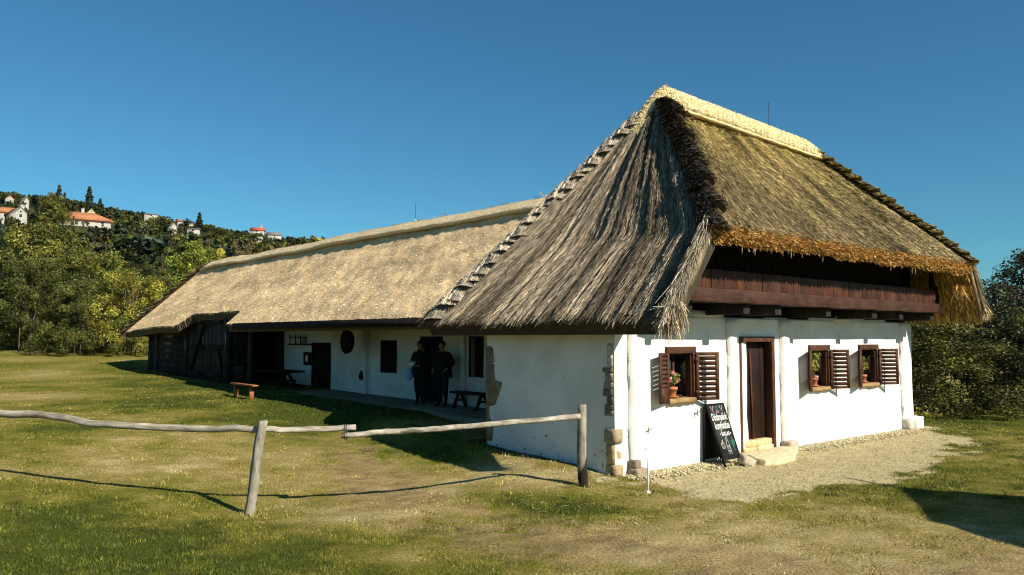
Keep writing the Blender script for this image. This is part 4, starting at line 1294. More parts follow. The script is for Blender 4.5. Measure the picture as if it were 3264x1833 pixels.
def circ(cx, cz, r, n=10, ry=None): return [(cx + r * math.cos(2 * PI * k / n), cz + (ry or r) * math.sin(2 * PI * k / n)) for k in range(n + 1)]
fl = []
for cx in (-.12, .11):
    fl += [[(cx + .02, .70), (cx + .005, .745), (cx - .02, .785)], [(cx + .005, .745), (cx + .03, .785)], circ(cx - .026, .80, .013), circ(cx + .034, .80, .013)]
chalk_lines(fl[:4], 'chalk_pink', 'chalk_flower', .0035); chalk_lines(fl[4:], 'chalk_pink', 'chalk_flower', .0035)
chalk_lines([[(-.02, .735), (.0, .80), (.02, .735)], [(.0, .80), (.025, .815)]], 'chalk_teal', 'chalk_cherry_stems', .0035)
chalk_lines([circ(-.022, .725, .013), circ(.022, .725, .013)], 'chalk_pink', 'chalk_cherries', .004)
chalk_lines([circ(-.115, .215, .042, 14, .05), [(-.115, .255), (-.11, .295)], [(-.11, .28), (-.085, .30)], circ(-.115, .215, .016, 8, .03)], 'chalk', 'chalk_apple', .003)
bt = [(-.005, .335), (.022, .335), (.022, .29), (.04, .24), (.045, .08), (-.03, .08), (-.026, .24), (-.008, .29), (-.005, .335)]
chalk_lines([bt, [(-.022, .20), (.038, .20)], [(-.02, .13), (.038, .135)], [(-.015, .18), (.03, .185)], [(-.015, .165), (.03, .165)], [(-.012, .11), (.03, .112)]], 'chalk', 'chalk_bottle', .0032)
gp = [circ(.145 + dx, .27 - .028 * r, .010, 8) for r in range(6) for dx in np.linspace(-.014 * (5 - r) * .6, .014 * (5 - r) * .6, max(1, 5 - r))]
chalk_lines(gp + [[(.145, .285), (.15, .325)], [(.12, .30), (.15, .31), (.17, .295)]], 'chalk_teal', 'chalk_grapes', .002)

# ---- loose stone in front of the board
mb = MB(); stone_block(mb, (-.11, -.07, -.02), (.13, .08, .12), (.50, .43, .32))
o = mb.build('loose_stone', M['stone']); o.location = at(2.13, -.46, 0.02); o.rotation_euler = (.25, .35, .5)
tag(o, 'pale angular stone at the foot of the chalkboard', 'stone')

# ---- leaves helper (also used for pot plants and trees)
def leaf_quads(centers, radii, per, size, rng, tone=None, flat=.35, aspect=.62, upb=.25):
    K = len(centers)
    k = np.repeat(np.arange(K), per)
    n = len(k)
    dirs = nrm(rng.normal(0, 1, (n, 3)))
    rr = radii[k] * rng.random(n) ** .45
    p = centers[k] + dirs * rr[:, None] * np.array((1, 1, .85))
    nn = nrm(dirs * .7 + rng.normal(0, .6, (n, 3)) + np.array((0, 0, upb)))
    tg = nrm(np.cross(nn, rng.normal(0, 1, (n, 3)))); bt = np.cross(nn, tg)
    s = size * rng.uniform(.6, 1.35, n)[:, None]
    V = np.stack([p + tg * s, p + bt * s * aspect, p - tg * s, p - bt * s * aspect], 1).reshape(-1, 3)
    tn = (np.ones(K) if tone is None else tone)[k] * np.exp(rng.normal(0, .25, n))
    return V, np.arange(4 * n).reshape(-1, 4), tn

# ---- flower pots on the window sills
def pot(name, s, t, z, label, h, plant_h, blooms, leafcol, seed, r=.075, sp=.11):
    root = empty(name, W(s, t, z), HANG, label, 'flower pot', 'potted geraniums on the front window sills')
    m = MB(); m.lathe([(0, 0), (r * .72, 0), (r * .76, .012), (r * .95, h * .72), (r * 1.08, h * .72), (r * 1.1, h), (r * .98, h), (r * .94, h * .9), (0, h * .9)], (0, 0, 0), 20)
    m.build('pot', M['clay'], root, smooth=False)
    m = MB(); m.lathe([(0, 0.002), (r * 1.15, 0.002), (r * 1.25, .016), (r * 1.2, .018), (r * .8, .006)], (0, 0, -.002), 18); m.build('saucer', M['clay'], root)
    rg = np.random.default_rng(seed)
    m = MB(); tips = []
    for k in range(9):
        a = rg.uniform(0, 2 * PI); q = rg.uniform(.3, 1)
        tip = np.array((math.cos(a) * sp * q, math.sin(a) * .055 * q - .02, h + plant_h * rg.uniform(.35, 1)))
        m.tube([(0, 0, h * .85), (tip[0] * .4, tip[1] * .4, h + (tip[2] - h) * .55), tuple(tip)], [.006, .005, .003], 5, (.16, .18, .06)); tips.append(tip)
    m.build('stems', M['stone'], root)
    cen = np.array(tips); cen = np.concatenate([cen, cen * np.array((.7, .7, .78)) + np.array((0, 0, .02))])
    V, F, tn = leaf_quads(cen, np.full(len(cen), .062), 26, .021, rg, rg.uniform(.6, 1.4, len(cen)), aspect=.8)
    m = MB(); m.add(V, F, np.repeat(np.array(leafcol)[None] * tn[:, None], 4, 0)); o = m.build('leaves', M['leaf'], root)
    if blooms is not None:
        m = MB()
        for (x, y, zz, rr) in blooms:
            V, F, tn = leaf_quads(np.array([(x, y, zz)]), np.array([rr]), 60, .016, rg, None, upb=.1, aspect=.85)
            c = np.array((.85, .26, .24))[None] * tn[:, None]; c[rg.random(len(c)) < .4] = (.9, .62, .56)
            m.add(V, F, np.repeat(c, 4, 0))
        m.build('blossoms', M['leaf'], root)
    return root
zs = WZ[0] + .050
pot('flower_pot', 1.08, .08, zs, 'terracotta pot of pink flowering geranium in the window left of the door', .15, .24, [(-.02, -.05, .34, .05), (-.10, -.05, .26, .045), (.06, -.06, .23, .035), (-.11, -.02, .36, .03), (.15, -.02, .25, .025)], (.16, .20, .04), 5, .085)
pot('flower_pot', 5.20, .08, zs, 'terracotta pot of tall leafy geranium in the first window right of the door', .15, .50, [(-.01, -.06, .16, .04)], (.30, .31, .065), 6, .075, .17)
pot('flower_pot', 7.10, .08, zs, 'terracotta pot of spreading olive geranium in the farthest right window', .15, .34, None, (.27, .25, .055), 8, .075, .19)

# ---- things under the porch eave
def bench(name, loc, rz, L, h, label, mat, wd=.24, legs=2, splay=.06):
    root = empty(name, loc, rz, label, 'bench')
    m = MB(); m.box((-L / 2, -wd / 2, h - (.045 if splay > 0 else .03)), (L / 2, wd / 2, h), jit=.004); m.build('seat', mat, root, bevel=.006)
    for k in range(legs):
        x = -L / 2 + L * (k + .5) / legs if legs > 1 else 0
        x = (-L / 2 + .2, L / 2 - .2)[k]
        m = MB()
        if splay > 0:
            m.bar((x, -.04, h - .05), (x, -wd / 2 - splay, -.03), .05, .05); m.bar((x, .04, h - .05), (x, wd / 2 + splay, -.03), .05, .05); m.bar((x, -.09, h * .5), (x, .09, h * .5), .03, .04)
        else:
            m.box((x - .02, -.05, -.05), (x + .025, .05, h - .04))
        m.build('leg', mat, root)
    return root
p = at(-.98, 10.75); zz = p[2]
bench('wooden_bench', p, HANG + PI / 2, 1.30, .33, 'small orange wooden bench standing in the sun on the grass', M['orange_wood'], .15, 2, 0)
bench('porch_bench', at(1.62, 5.55, .44), HANG + PI / 2, 1.15, .36, 'dark bench against the porch wall behind the two people', M['black_wood'], .26)
tb = empty('porch_table', at(1.0, 13.35, .55), HANG + PI / 2, 'dark wooden table on braced trestle legs in front of the porch wall', 'table')
m = MB()
for k in range(4): m.box((-.98, -.36 + k * .18, .43), (.98, -.36 + k * .18 + .174, .475), (rnd.uniform(.8, 1.3),) * 3, .003)
m.build('tabletop', M['black_wood'], tb)
for x in (-.66, .66):
    m = MB(); m.bar((x, -.02, .43), (x, -.30, -.05), .06, .06); m.bar((x, .02, .43), (x, .30, -.05), .06, .06); m.bar((x, -.25, .2), (x, .25, .2), .04, .06)
    m.build('leg', M['black_wood'], tb)
m = MB(); m.bar((-.66, 0, .15), (.66, 0, .15), .04, .07); m.bar((-.62, 0, .2), (-.2, 0, .43), .04, .05); m.bar((.62, 0, .2), (.2, 0, .43), .04, .05); m.build('stretcher', M['black_wood'], tb)
# hanging winnowing tray, rack, notice, jug
m = MB(); V = []; F = []
n = 28
for i in range(n):
    a = 2 * PI * i / n
    V += [(0, .31 * math.cos(a), .31 + .30 * math.sin(a)), (.06, .29 * math.cos(a), .31 + .28 * math.sin(a)), (.07, .22 * math.cos(a), .31 + .21 * math.sin(a))]
for i in range(n):
    j = (i + 1) % n
    F += [[i * 3, j * 3, j * 3 + 1, i * 3 + 1], [i * 3 + 1, j * 3 + 1, j * 3 + 2, i * 3 + 2]]
F += [[i * 3 + 2 for i in range(n)], [i * 3 for i in range(n)][::-1]]
m.add(V, F); m.tube([(.03, 0, .60), (.03, .01, .85)], .006, 5)
o = m.build('winnowing_tray', M['black_wood']); o.location = W(1.2, 9.92, 1.50); o.rotation_euler = (0, 0, HANG)
tag(o, 'dark oval wicker tray hanging under the porch eave', 'tray')
rk = empty('wall_rack', W(WS - .03, 13.5, 1.70), HANG, 'small wooden plate rack hung high on the porch wall', 'rack')
m = MB(); m.box((-.22, -.62, .0), (-.02, .62, .03)); m.build('shelf', M['black_wood'], rk)
m = MB()
for y in (-.5, -.15, .15, .5): m.box((-.20, y - .012, .03), (-.18, y + .012, .28))
m.box((-.20, -.55, .2), (-.18, .55, .22)); m.build('rail', M['black_wood'], rk)
m = MB(); m.lathe([(0, 0), (.05, 0), (.06, .1), (.04, .16), (0, .16)], (-.1, .05, .03), 12); m.build('jar', M['white_paint'], rk)
nb = empty('notice_board', W(WS - .03, 13.28, 1.14), HANG, 'small black framed white notice on the porch wall beside a door', 'notice')
m = MB(); m.box((-.03, -.20, 0), (0, .20, .36)); m.build('frame', M['black_wood'], nb)
m = MB(); m.box((-.036, -.08, .09), (-.0305, .08, .27)); m.build('paper', M['cloth_white'], nb)
m = MB(); m.lathe([(0, 0), (.06, .0), (.085, .06), (.07, .14), (.035, .19), (.045, .22), (.03, .22), (0, .2)], (0, 0, 0), 14); m.tube([(0, .04, .20), (0, .10, .17), (0, .08, .08)], .008, 6); m.tube([(0, 0, .2), (.05, 0, .3)], .005, 5)
o = m.build('clay_jug', M['black_wood']); o.location = W(WS - .10, 10.2, .86); tag(o, 'dark clay jug hanging low on the porch wall', 'jug')

# ---- two people at the doorway
M['jacket'] = mat_flat('black_jacket', (0.008, 0.008, 0.010), 0.8, .3, 15)
M['trousers'] = mat_flat('dark_trousers', (0.008, 0.009, 0.013), 0.85, .3, 20)
M['skin'] = mat_flat('skin', (0.30, 0.17, 0.115), 0.55, .08, 30, .3, 0, .05)
M['hair'] = mat_flat('dark_hair', (0.02, 0.014, 0.01), 0.6, .4, 60)
M['shoe'] = mat_flat('dark_shoes', (0.012, 0.010, 0.009), 0.5, .3, 30)
def person(loc, rz, H, pose, label):
    """one skinned body; materials by region, hair as a child"""
    k = H / 1.72
    pts = {}; ed = []; rad = {}
    def j(n, p, r, par=None):
        pts[n] = Vector(p) * k; rad[n] = r * k
        if par: ed.append((par, n))
    j('pelvis', (0, 0, .93), .165); j('belly', (0, -.01, 1.08), .175, 'pelvis'); j('chest', (0, 0, 1.27), .185, 'belly'); j('neck0', (0, .01, 1.43), .085, 'chest'); j('neck', (0, .0, 1.49), .052, 'neck0')
    hx, hy = pose['head']
    j('jaw', (hx * .5, hy * .5 - .02, 1.555), .066, 'neck'); j('head', (hx, hy, 1.64), .092, 'jaw'); j('crown', (hx, hy + .01, 1.70), .06, 'head')
    for sd, nm in ((1, 'L'), (-1, 'R')):
        j('hip' + nm, (.095 * sd, 0, .88), .125, 'pelvis'); j('knee' + nm, (.11 * sd, -.015, .49), .085, 'hip' + nm); j('calf' + nm, (.112 * sd, .015, .34), .062, 'knee' + nm); j('ankle' + nm, (.115 * sd, .01, .08), .045, 'calf' + nm); j('toe' + nm, (.13 * sd, -.15, .035), .036, 'ankle' + nm)
        sh, el, wr = pose['arm' + nm]
        j('sh' + nm, sh, .075, 'neck0'); j('el' + nm, el, .056, 'sh' + nm); j('wr' + nm, wr, .036, 'el' + nm)
        fd = (Vector(wr) - Vector(el)).normalized(); sx = fd.cross(Vector((0, 0, 1))); sx = sx.normalized() if sx.length > .1 else Vector((1, 0, 0))
        pal = Vector(wr) + fd * .06
        j('palm' + nm, pal, .034, 'wr' + nm)
        for q, (o_, ln) in enumerate(((-.028, .06), (-.009, .072), (.010, .068), (.027, .052))):
            b_ = pal + fd * .03 + sx * o_; curl = Vector((0, 0, -.018))
            j('f%d%s' % (q, nm), b_, .0105, 'palm' + nm); j('g%d%s' % (q, nm), b_ + fd * ln * .55 + curl * .4, .0095, 'f%d%s' % (q, nm)); j('h%d%s' % (q, nm), b_ + fd * ln * .9 + curl, .008, 'g%d%s' % (q, nm))
        tb_ = pal - sx * .03 * sd; j('th' + nm, tb_ - fd * .005, .012, 'palm' + nm); j('tt' + nm, tb_ - sx * .022 * sd + fd * .035, .0095, 'th' + nm)
    names = list(pts); ix = {n: i for i, n in enumerate(names)}
    me = bpy.data.meshes.new('person')
    me.from_pydata([tuple(pts[n]) for n in names], [(ix[a], ix[b]) for a, b in ed], [])
    o = bpy.data.objects.new('person', me); COL.objects.link(o)
    sk = o.modifiers.new('skin', 'SKIN'); sk.use_smooth_shade = True; sk.branch_smoothing = .3
    for i, n in enumerate(names):
        r = rad[n]; me.skin_vertices[0].data[i].radius = (r * (1.15 if n in ('chest', 'belly', 'pelvis') else 1), r * (.82 if n in ('chest', 'belly', 'pelvis') else 1))
    me.skin_vertices[0].data[0].use_root = True
    ss = o.modifiers.new('sub', 'SUBSURF'); ss.levels = 2; ss.render_levels = 2
    bpy.context.view_layer.update()
    m2 = bpy.data.meshes.new_from_object(o.evaluated_get(bpy.context.evaluated_depsgraph_get()))
    bpy.data.objects.remove(o)
    m2.materials.clear()
    for mm in ('jacket', 'trousers', 'skin', 'shoe'): m2.materials.append(M[mm])
    hand = {n: pts[n] for n in names if n[:4] in ('palm',) or n[0] in 'fgh' and n[1].isdigit() or n[:2] in ('th', 'tt')}
    hc = [pts['palmL'], pts['palmR']]
    for pl in m2.polygons:
        c = pl.center
        if c.z > pts['neck'].z - .02 * k or any((c - h).length < .075 * k for h in hc) or any((c - hand[n]).length < .03 for n in hand): pl.material_index = 2
        elif c.z < .10 * k: pl.material_index = 3
        elif c.z < .90 * k and abs(c.x) < .25 * k: pl.material_index = 1
        else: pl.material_index = 0
        pl.use_smooth = True
    # face: push a nose, brow and chin out of the head
    hd = pts['head']; front = pose.get('face', Vector((0, -1, 0)))
    side = front.cross(Vector((0, 0, 1)))
    for v in m2.vertices:
        d = v.co - hd
        if d.length < .15 * k and d.dot(front) > .04 * k:
            x = d.dot(side) / k; zz = d.z / k
            v.co += front * k * (.022 * math.exp(-(x / .016) ** 2 - ((zz + .015) / .025) ** 2) + .006 * math.exp(-((abs(x) - .03) / .02) ** 2 - ((zz - .028) / .012) ** 2) - .008 * math.exp(-((abs(x) - .032) / .014) ** 2 - ((zz - .005) / .012) ** 2) + .006 * math.exp(-(x / .03) ** 2 - ((zz + .052) / .008) ** 2))
    b = bpy.data.objects.new('person', m2); COL.objects.link(b)
    b.location = loc; b.rotation_euler = (0, 0, rz)
    tag(b, label, 'person')
    m = MB()
    V = []; F = []; n1, n2 = 16, 10
    for i in range(n2 + 1):
        th = PI * .64 * i / n2
        for q in range(n1):
            ph = 2 * PI * q / n1
            v = Vector((math.sin(th) * math.cos(ph) * .098, math.sin(th) * math.sin(ph) * .108, math.cos(th) * .105)) * k
            if v.dot(front) > .045 * k and v.z < .05 * k: v -= front * (v.dot(front) - .045 * k)
            V.append(tuple(v + hd - front * .012 * k + Vector((0, 0, .012 * k)) + Vector((rnd.uniform(-.003, .003),) * 3)))
    for i in range(n2):
        for q in range(n1): F.append([i * n1 + q, i * n1 + (q + 1) % n1, (i + 1) * n1 + (q + 1) % n1, (i + 1) * n1 + q])
    m.add(V, F); m.build('hair', M['hair'], b, smooth=True)
    m = MB()
    for sd in (1, -1):
        c = hd + side * (.093 * sd * k) + Vector((0, 0, -.005 * k)); m.tube([c + Vector((0, 0, -.028 * k)), c + side * .008 * sd, c + Vector((0, 0, .028 * k))], [.008 * k, .014 * k, .008 * k], 6)
    m.build('ear', M['skin'], b, smooth=True)
    # open jacket hem: a loose skirt of cloth round the hips
    m = MB(); V = []; F = []
    for i in range(7):
        z = (1.30 - .085 * i) * k; rx = (.225 + .012 * i) * k; ry = (.175 + .014 * i) * k
        for q in range(24):
            a = 2 * PI * q / 24; w = 1 + .03 * math.sin(q * 2.7 + i)
            V.append((rx * w * math.cos(a), ry * w * math.sin(a), z))
    for i in range(6):
        for q in range(24): F.append([i * 24 + q, i * 24 + (q + 1) % 24, i * 24 + 24 + (q + 1) % 24, i * 24 + 24 + q])
    m.add(V, F); m.build('jacket', M['jacket'], b, smooth=True)
    return b, pts, k
face_cam = HANG + math.radians(-75)             # standing with the front turned to the courtyard
p1 = at(1.36, 6.98, .43)
pa = {'head': (.02, -.05), 'armL': ((.20, 0, 1.41), (.29, -.02, 1.13), (.12, -.22, 1.10)), 'armR': ((-.20, 0, 1.41), (-.30, -.04, 1.15), (-.14, -.24, 1.18))}
b1, pt1, k1 = person(p1, face_cam, 1.38, pa, 'person in dark jacket and trousers holding papers at chest height, left of the porch doorway')
p2 = at(1.46, 6.33, .45)
pb = {'head': (.0, -.02), 'armL': ((.215, 0, 1.41), (.345, .06, 1.16), (.235, -.10, 1.02)), 'armR': ((-.215, 0, 1.41), (-.31, .05, 1.14), (-.2, -.12, 1.0))}
b2, pt2, k2 = person(p2, face_cam, 1.36, pb, 'person in a dark coat with hands at the waist, right of the porch doorway')
M['bag'] = mat_flat('pale_blue_bag', (0.28, 0.46, 0.75), 0.6, .25, 12)
hnd = Matrix.Rotation(face_cam, 4, 'Z') @ pt1['palmR']
m = MB(); V = []; F = []
for i in range(9):
    f = i / 8; z = -.10 - .24 * f; r = (.015 + .075 * math.sin(PI * min(1, f * .62 + .08))) * (1 if f < .95 else .6)
    for q in range(14):
        a = 2 * PI * q / 14; w = 1 + .16 * math.sin(q * 3.1 + i * .9)
        V.append((r * w * math.cos(a), r * .5 * w * math.sin(a), z))
for i in range(8):
    for q in range(14): F.append([i * 14 + q, i * 14 + (q + 1) % 14, i * 14 + 14 + (q + 1) % 14, i * 14 + 14 + q])
F.append([8 * 14 + q for q in range(14)])
m.add(V, F); m.tube([(-.01, 0, -.11), (-.02, 0, -.04), (0, 0, .015), (.02, 0, -.04), (.01, 0, -.11)], .005, 5)
o = m.build('carrier_bag', M['bag']); o.location = (p1[0] + hnd.x - .14, p1[1] + hnd.y - .02, p1[2] + hnd.z - .12); tag(o, 'pale blue carrier bag hanging from the hand of the person with papers', 'bag')
o.location = tuple(Vector(p1) + Matrix.Rotation(face_cam, 4, 'Z') @ (pt1['palmR'] + Vector((-.05, .0, -.03))))
m = MB(); m.box((-.075, -.003, -.055), (.075, .003, .055), (1, 1, 1))
o = m.build('paper_sheet', M['cloth_white']); o.location = tuple(Vector(p1) + Matrix.Rotation(face_cam, 4, 'Z') @ (pt1['palmL'].lerp(pt1['palmR'], .5) + Vector((0, -.045, .02)))); o.rotation_euler = (-.7, .2, face_cam); tag(o, 'white sheet of paper held by the left person in the porch', 'paper')

# ================================================================== neighbouring hut, out of the frame on the right (its roof casts the shadow on the grass)
hut = empty('thatched_hut', (9.0, 5.72, 0), math.atan2(.94, .33), 'small thatched hut standing to the right of the farmhouse yard', 'hut')
m = MB(); m.box((-1.2, -1.15, -.1), (1.0, 1.15, 2.2)); m.build('wall', M['plaster'], hut)
m = MB(); rz_ = 4.0; V = [(-1.5, -1.45, 2.1), (1.25, -1.45, 2.1), (1.25, 1.45, 2.1), (-1.5, 1.45, 2.1), (-1.15, 0, rz_), (.95, 0, rz_)]
m.add(V, [[0, 1, 5, 4], [2, 3, 4, 5], [1, 2, 5], [3, 0, 4], [0, 3, 2, 1]], (.35, .28, .18)); m.build('thatch_roof', M['thatch'], hut)
m = MB(); m.tube([(.9, 0, 3.9), (1.3, 0, 4.45)], .035, 6, (.3, .25, .2)); m.build('ridge_pole', M['dark_wood'], hut)

# ================================================================== trees, bushes, hillside
def crown(seed, h, rx, clumps, per, leaf, base_z=.0, shape='round', flat=1.0):
    rg = np.random.default_rng(seed)
    d = nrm(rg.normal(0, 1, (clumps, 3)))
    r = rg.random(clumps) ** .38
    c = d * r[:, None]
    if shape == 'round':
        lob = 1 + .28 * np.sin(3 * np.arctan2(d[:, 1], d[:, 0]) + seed) + rg.normal(0, .08, clumps)
        cen = np.stack([c[:, 0] * rx * lob, c[:, 1] * rx * lob, base_z + (h - base_z) * (.5 + .5 * c[:, 2] * (1 + rg.normal(0, .08, clumps)))], -1)
        rad = rg.uniform(.13, .30, clumps) * rx
    elif shape == 'bush':
        zz = rg.random(clumps) ** .8
        a = rg.uniform(0, 2 * PI, clumps); q = np.sqrt(rg.random(clumps)) * (1 - .55 * zz ** 2.2) * (1 + .25 * np.sin(3 * a + seed))
        cen = np.stack([np.cos(a) * q * rx, np.sin(a) * q * rx, .15 + zz * h * .94 * (1 - .25 * q * q)], -1)
        rad = rg.uniform(.09, .24, clumps) * rx
    else:                                      # conifer
        zz = rg.random(clumps) ** .75
        a = rg.uniform(0, 2 * PI, clumps); q = rg.uniform(.35, 1, clumps) * (1 - zz * .94) * (1 + .18 * np.sin(zz * 40))
        cen = np.stack([np.cos(a) * q * rx, np.sin(a) * q * rx, base_z + zz * (h - base_z) - q * .08 * h], -1)
        rad = np.maximum(.05 * h * (1 - zz * .8), .03 * h)
    tone = np.exp(rg.normal(0, .45, clumps))
    V, F, tn = leaf_quads(cen, rad, per, leaf, rg, tone)
    hue = rg.normal(0, .12, len(tn))
    col = np.stack([tn * (1 + hue), tn, tn * (1 - hue * .5)], -1)
    return V, F, np.repeat(col, 4, 0), cen
def trunk(mb, h, r, cen, seed, limbs=7, base_z=0.0, multi=1):
    rg = np.random.default_rng(seed + 500)
    for q in range(multi):
        off = Vector((rg.normal(0, .25), rg.normal(0, .25), 0)) if multi > 1 else Vector((0, 0, 0))
        top = Vector((rg.normal(0, .08) * h, rg.normal(0, .08) * h, h * .8)) + off * 2
        ps = [off + Vector((0, 0, -.3)), off + Vector((rg.normal(0, .02) * h, rg.normal(0, .02) * h, h * .3)), top]
        mb.tube(ps, [r, r * .75, r * .2], 7, (1, 1, 1), wob=.1)
    for k in range(limbs):
        c = Vector(cen[rg.integers(0, len(cen))]); z = rg.uniform(.25, .6) * h
        st_ = Vector((0, 0, min(z, max(.2, c.z - .3))))
        mid_ = st_.lerp(c, .5) + Vector((0, 0, .05 * h))
        mb.tube([st_, mid_, c], [r * .4, r * .26, r * .08], 5, (1, 1, 1))
PROTO = {}
def proto(key, seed, h, rx, clumps, per, leaf, shape='round', base_z=0.0, r=.12, limbs=8, multi=1, bark=(1, 1, 1)):
    V, F, C, cen = crown(seed, h, rx, clumps, per, leaf, base_z, shape)
    m = MB(); m.add(V, F, C); co = m.build('crown', M['leaf'], None, link=False)
    m = MB(); trunk(m, h, r, cen, seed, limbs, base_z, multi); to = m.build('trunk', M['bark'], None, link=False)
    PROTO[key] = (co.data, to.data)
def tree(key, name, loc, scale, rz, color, label, cat, group, sz=1.0):
    e = empty(name, loc, rz, label, cat, group)
    e.scale = (scale, scale, scale * sz)
    for nm, me in zip(('crown', 'trunk'), PROTO[key]):
        o = bpy.data.objects.new(nm, me); COL.objects.link(o); o.parent = e
        o.color = (*color, 1)
    return e
for i in range(4): proto('bush%d' % i, 100 + i, 6.0, 2.9, 125, 210, .056, 'bush', 0, .045, 30, 6)
for i in range(4): proto('tree%d' % i, 200 + i, 9.0, 3.0, 110, 110, .125, 'round', 1.6, .16, 9)
for i in range(2): proto('conifer%d' % i, 300 + i, 12.0, 3.3, 210, 24, .30, 'conifer', .8, .18, 0)
proto('hedge0', 401, 4.4, 2.3, 190, 130, .045, 'bush', 0, .05, 10, 4)
proto('hedge1', 402, 4.4, 2.3, 190, 130, .045, 'bush', 0, .05, 10, 4)
proto('shade_tree', 403, 6.6, 2.3, 150, 130, .06, 'round', .8, .12, 10)

G_DK = (.045, .056, .018); G_MD = (.090, .098, .022); G_OL = (.150, .148, .026); G_YL = (.25, .23, .035); G_RB = (.15, .070, .030); G_BL = (.028, .045, .026)
# big bushes at the edge of the lawn, left
lb = [(-23.3, 33.5, .80, 1.0, G_MD, 0, 'dusky green bush tangled at the far left edge of the lawn'),
      (-21.2, 35.5, .98, .98, G_OL, 1, 'tall yellow-green bush rising highest at the left edge of the picture'),
      (-19.9, 33.0, .72, .95, G_MD, 2, 'grey-green bush at the lawn edge, second from the left'),
      (-18.3, 35.2, .82, .92, G_OL, 3, 'olive bush standing behind the grey-green bush'),
      (-17.4, 32.6, .62, .95, G_MD, 0, 'shadowy bush in the gap at the lawn edge'),
      (-15.9, 33.2, .66, .92, G_YL, 1, 'golden yellow leafy bush nearest the far end of the farmhouse'),
      (-14.2, 36.0, .60, .8, G_OL, 2, 'low olive bush behind the far end of the wing'),
      (-12.6, 36.5, .55, .8, G_MD, 3, 'low green bush hidden behind the end of the thatch'),
      (-25.5, 36.5, 1.0, 1.0, G_DK, 2, 'tall dark bush beyond the left edge of the lawn')]
for x, y, s, sz, c, k, lab in lb:
    tree('bush%d' % k, 'lawn_bush', (x, y, gzs(x, y) - .1), s, rnd.uniform(0, 6), c, lab, 'bush', None, sz)
# hedge and trees to the right of the house
rb = [('hedge0', 'garden_bush', 10.5, 20.2, .95, .60, (.105, .102, .022), 'leafy green bush just behind the right corner of the white wall', 'bush'),
      ('hedge1', 'garden_bush', 13.2, 20.7, .95, .66, (.058, .060, .018), 'dark green bush below the tall tree at the right edge', 'bush'),
      ('hedge0', 'garden_bush', 8.3, 22.5, .95, .6, (.07, .07, .022), 'dim bush half hidden behind the farmhouse', 'bush'),
      ('hedge1', 'garden_bush', 16.2, 22.4, 1.1, .7, (.06, .065, .02), 'dark bush outside the right edge of the lawn', 'bush'),
      ('hedge1', 'garden_bush', 14.2, 22.6, .72, 1.1, (.055, .042, .026), 'dull reddish leaved bush under the dark tree', 'bush'),
      ('shade_tree', 'garden_tree', 15.6, 23.0, .86, .86, (.045, .055, .024), 'tall dark tree against the sky at the right edge', 'tree')]
for k, nm, x, y, s, sz, c, lab, cat in rb:
    tree(k, nm, (x, y, gzs(x, y) - .08), s, rnd.uniform(0, 6), c, lab, cat, None, sz)

# ---- the hillside: trees one can tell apart
def ht(u, Y): return (u * Y, Y, gzs(u * Y, Y) - .2)
def uu(px): return (px - 1288) / 2000.0
sing = [('tree0', 480, 58, .58, 1.0, (.22, .24, .035), 'bright yellow-green tree rising behind the ridge of the courtyard wing', 'tree'),
        ('tree1', 527, 60, .50, 1.15, (.32, .29, .045), 'yellowest tree, right beside the bright green one behind the wing', 'tree'),
        ('tree2', 615, 66, .66, .95, (.17, .14, .06), 'thin brownish tree with pale stems above the thatch ridge', 'tree'),
        ('conifer0', 215, 300, .92, 1.0, G_BL, 'tall dark spruce on the skyline behind the small yellow gable', 'conifer'),
        ('conifer1', 243, 300, .62, 1.0, (.035, .045, .02), 'shorter pointed conifer right of the tall spruce', 'conifer'),
        ('conifer0', 496, 290, .78, .95, G_BL, 'bushy dark conifer on the skyline over the white flat-roofed house', 'conifer'),
        ('tree3', 467, 300, .62, 1.05, G_BL, 'round dark tree left of the bushy conifer on the skyline', 'tree'),
        ('conifer1', 138, 320, .82, 1.05, (.05, .07, .035), 'grey-green pointed conifer on the skyline left of the orange roof', 'conifer'),
        ('conifer0', 152, 322, .62, 1.0, (.05, .065, .03), 'slim conifer beside the grey-green one', 'conifer'),
        ('tree1', 84, 310, .82, .75, G_BL, 'dome-shaped black-green tree on the skyline near the left', 'tree'),
        ('tree2', 305, 320, .66, .75, G_BL, 'dark round tree at the start of the sloping skyline', 'tree'),
        ('tree0', 742, 340, .5, 1.0, G_BL, 'lone dark tree at the end of the skyline above the thatch', 'tree'),
        ('tree3', 668, 336, .5, .95, G_BL, 'dark tree right of the red-roofed house', 'tree'),
        ('tree1', 115, 62, .52, .8, G_RB, 'rust-brown tree above the bushes', 'tree'),
        ('tree2', 150, 215, .7, .9, G_OL, 'olive tree in front of the left end of the long orange roof', 'tree'),
        ('tree0', 115, 235, 1.1, .9, (.16, .16, .03), 'broad yellow-green tree left of the long orange roof', 'tree')]
for k, px, Y, s, sz, c, lab, cat in sing:
    tree(k, 'hillside_conifer' if cat == 'conifer' else 'hillside_tree', ht(uu(px), Y), s, rnd.uniform(0, 6), c, lab, cat, None, sz)

